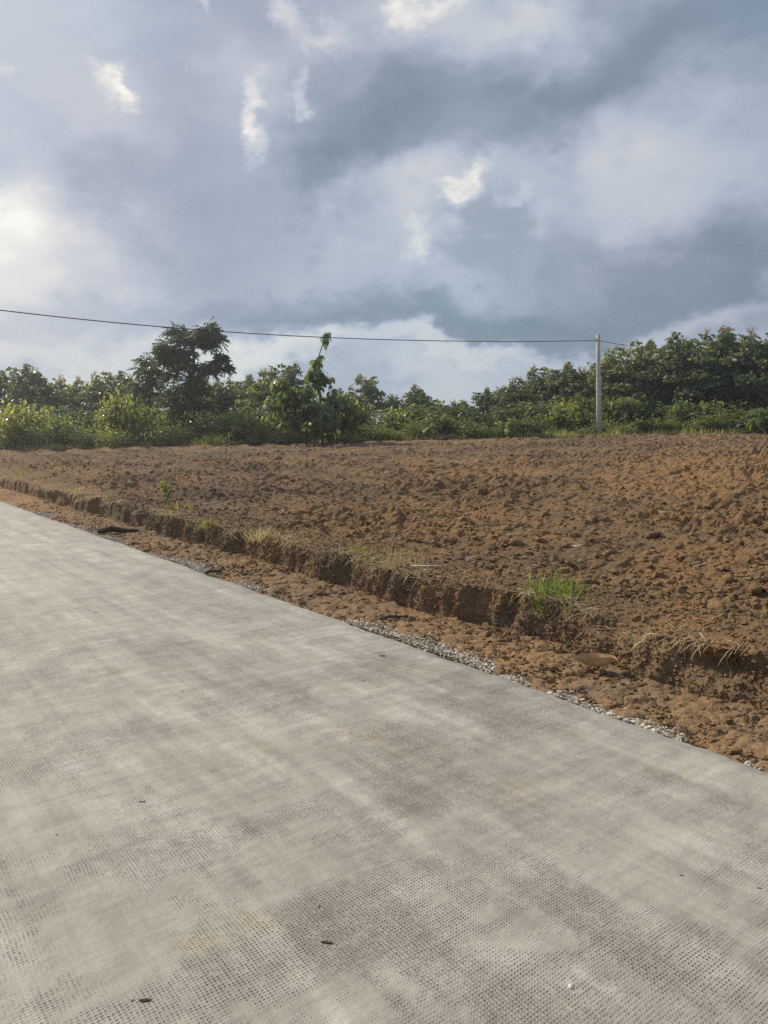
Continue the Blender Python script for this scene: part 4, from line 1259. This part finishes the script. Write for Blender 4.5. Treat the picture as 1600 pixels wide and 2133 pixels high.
# ---------------------------------------------------------------- tufts and weeds on the bank
def tuft(px, py, zg, n, H, spread, label, seed, mat='grass_lush', cat='grass tuft', name='grass_tuft', wd=.008, group=None):
    rg = np.random.default_rng(seed)
    p = onplane(px, py, zg)
    mb = MB()
    a = rg.random(n) * 6.283; r_ = np.abs(rg.normal(0, spread, n))
    P = np.stack([np.cos(a) * r_, np.sin(a) * r_, np.full(n, -.03)], 1)
    le = 1.3 * rg.random(n) ** .8
    D = np.stack([np.cos(a) * le + rg.normal(0, .3, n), np.sin(a) * le + rg.normal(0, .3, n), np.ones(n) * rg.uniform(.5, 1, n)], 1)
    N = np.stack([np.cos(a), np.sin(a), np.full(n, .1)], 1)
    add_leaves(mb, P, D, N, H * rg.uniform(.45, 1.1, n), wd * rg.uniform(.6, 1.3, n), rg.uniform(.1, 1.1, n), rg, True, .2)
    o = tag(obj(name, None, None, (p.x, p.y, p.z)), label, cat, group)
    o.empty_display_size = .1
    c = obj('blades', mb.mesh('tuft_blades', M[mat]), o); c['kind'] = 'stuff'
    return o
tuft(1150, 1266, .20, 330, .27, .09, 'bright green grass tuft on the bank edge, the only lush one', 31)
tuft(1190, 1262, .22, 90, .20, .08, 'thin grass straggling right of the bright green tuft', 32, 'grass')
tuft(435, 1098, .27, 80, .16, .10, 'small green grass tuft hanging over the bank left of centre', 33, 'grass')
tuft(372, 1062, .28, 50, .20, .14, 'thin pale grass beside the small leafy weed', 34, 'grass')
tuft(40, 992, .28, 70, .24, .16, 'yellow-green grass tuft at the far left bank top', 35, 'grass')
tuft(165, 1024, .28, 40, .18, .18, 'sparse grass on the bank top in the left quarter', 36, 'grass')
tuft(750, 1156, .29, 110, .16, .20, 'half-dry grass tuft over the bank right of centre', 37, 'grass', wd=.006)
tuft(835, 1176, .30, 160, .18, .2, 'straw-coloured grass clump on the lip, left of the dry stalk row', 38, 'straw', wd=.005)
tuft(540, 1122, .28, 140, .18, .14, 'straw-coloured clump on the lip left of the half-dry tuft', 39, 'straw', wd=.005)
tuft(1080, 1215, .25, 260, .14, .20, 'dry straw clump just left of the bright green tuft', 40, 'straw', wd=.005)
tuft(1500, 1330, .18, 320, .16, .24, 'large dry straw clump on the slumped bank near the right edge', 41, 'straw', wd=.006)
tuft(1570, 1345, .18, 240, .14, .15, 'dry straw clump cut by the right picture edge', 42, 'straw', wd=.006)
def weed():
    rg = np.random.default_rng(50); p = onplane(348, 1056, .28)
    r = tag(empty('leafy_weed', p), 'small yellow-leaved weed standing on the bank top at left', 'weed')
    st = MB(); lf = MB()
    for i in range(4):
        a = i * 1.6; e = np.array([math.cos(a) * .07, math.sin(a) * .07, .30 + .05 * i])
        st.tube([[0, 0, -.03], e * .5, e], [.006, .005, .003], 5)
        m = 16; tt = rg.uniform(.45, 1, m)
        add_leaves(lf, e * tt[:, None], rvec(rg, m) + [0, 0, -.1], np.array([0, 0, 1.]) + rg.normal(size=(m, 3)) * .3, rg.uniform(.05, .09, m), .04, .2, rg, True)
    obj('stem', st.mesh('weed_stem', M['twig']), r); c = obj('foliage', lf.mesh('weed_leaves', M['shrub_yellow']), r); c['kind'] = 'stuff'
weed()

# ---------------------------------------------------------------- litter on the shoulder
def curled_leaf(name, px, py, z, L, wd, rz, label, mat, curl=.5, cup=.9, cat='leaf', group=None):
    p = onplane(px, py, z)
    nu, nv = 12, 7
    V_ = []
    for i in range(nu):
        u_ = i / (nu - 1); w_ = wd * .5 * math.sin(math.pi * min(1, u_ * .96 + .02)) ** .7
        for j in range(nv):
            q_ = j / (nv - 1) * 2 - 1
            V_.append([L * (u_ - .5), math.sin(q_ * cup) / max(cup, .1) * w_, (1 - math.cos(q_ * cup)) * w_ * 1.1 + curl * L * (u_ - .45) ** 2 * (1 + .4 * math.sin(9 * u_))])
    mb = MB(); V_ = np.array(V_); mb.addv(V_, [grid_faces(nu, nv)]); mb.addv(V_ - [0, 0, .0015], [grid_faces(nu, nv)])
    mb.tube([[-L * .62, 0, curl * L * .36 + .002], [-L * .5, 0, curl * L * .2]], [wd * .012, wd * .015], 5)
    return tag(obj(name, mb.mesh(name, M[mat], True), None, (p.x, p.y, p.z), (0, 0, rz)), label, cat, group)
curled_leaf('dead_leaf', 1240, 1388, .045, .27, .15, -.45, 'big curled brown dead leaf on the dirt shoulder', 'dead_leaf', .55, 1.5)
def stick(px0, py0, px1, py1, z, rad, label, mat='wood_dark', name='stick'):
    a = onplane(px0, py0, z); b = onplane(px1, py1, z); d = b - a
    mb = MB(); mb.tube([(0, 0, 0), tuple(d * .35 + Vector((0, 0, rad * .8))), tuple(d * .7), tuple(d)], [rad, rad * 1.05, rad * .85, rad * .6], 8)
    return tag(obj(name, mb.mesh(name, M[mat], True), None, (a.x, a.y, a.z)), label, 'stick', 'sticks on the dirt shoulder')
stick(790, 1289, 850, 1283, .02, .014, 'brown stick on the shoulder below the bank, right of centre', 'twig')
stick(205, 1106, 288, 1106, .03, .045, 'dark broken branch lying at the road edge in the left part', 'wood_dark', 'branch')
stick(428, 1194, 462, 1188, .01, .02, 'short dark stick at the road edge left of centre', 'twig')

# bits on the slab
BITS = [
    (797, 1366, .075, 'dark_bit', 'dark curled leaf on the concrete, largest of the bits'), (681, 1963, .055, 'dark_bit', 'thin curved dark leaf low on the slab left of centre'),
    (302, 2083, .050, 'dark_bit', 'dark twig-like leaf at the bottom left of the slab'), (118, 1738, .016, 'dark_bit', 'tiny black speck at the left of the slab'),
    (665, 1887, .018, 'dark_bit', 'small brown speck beside the yellowish stain'), (880, 1887, .016, 'dark_bit', 'small dark speck just right of centre on the slab'),
    (297, 1670, .045, 'dark_bit', 'narrow dark leaf in the left middle of the slab'), (757, 1418, .03, 'dark_bit', 'dark bit below the largest curled leaf'),
    (1420, 1823, .022, 'dark_bit', 'dark speck at the right of the slab'), (1582, 1850, .03, 'dark_bit', 'dark leaf bit by the right picture edge on the slab'),
    (720, 1626, .03, 'dark_bit', 'dark bit in the middle of the slab'), (526, 1362, .035, 'dark_bit', 'small dark leaf high on the slab'),
    (380, 1440, .035, 'dark_bit', 'dark leaf bit left on the upper slab'), (344, 1268, .05, 'dark_bit', 'far dark bit near the top of the slab'),
    (200, 1276, .06, 'dark_bit', 'far dark leaf left near the top of the slab'), (850, 1343, .04, 'pale_bit', 'pale dry leaf by the largest dark curled leaf'),
    (948, 2058, .014, 'dark_bit', 'tiny dark speck at the bottom centre of the slab'), (276, 2083, .014, 'dark_bit', 'tiny dark speck beside the bottom twig'),
]
for (px, py, L, mat, lab) in BITS:
    L = L * .72
    curled_leaf('leaf_fragment', px, py, -.003, L, L * .26, (px * 1.3) % 6.28, lab, mat, .10, .7, 'leaf', 'leaf bits on the concrete')
rg = np.random.default_rng(60)
p = onplane(1189, 2057, -.006); mb = MB(); scatter(mb, np.zeros((1, 3)), np.array([.0085]), rg, 2, (.5, .6), .12, .1)
tag(obj('pebble', mb.mesh('pebble', M['stone_white'], True), None, (p.x, p.y, p.z)), 'small white pebble on the concrete near the bottom right', 'pebble')

# ---------------------------------------------------------------- thin haze, added to imitate the veil of sun glare on the left
m, k, out = material('haze_air')
pv = k.n.new('ShaderNodeVolumePrincipled')
pv.inputs['Color'].default_value = (.95, .97, 1.0, 1)
pv.inputs['Density'].default_value = .0017
pv.inputs['Anisotropy'].default_value = .78
k.l.new(pv.outputs[0], out.inputs['Volume'])
mb = MB(); mb.box((0, 30, 3.6), (190, 140, 12))
tag(obj('haze', mb.mesh('haze', m)), kind='stuff')
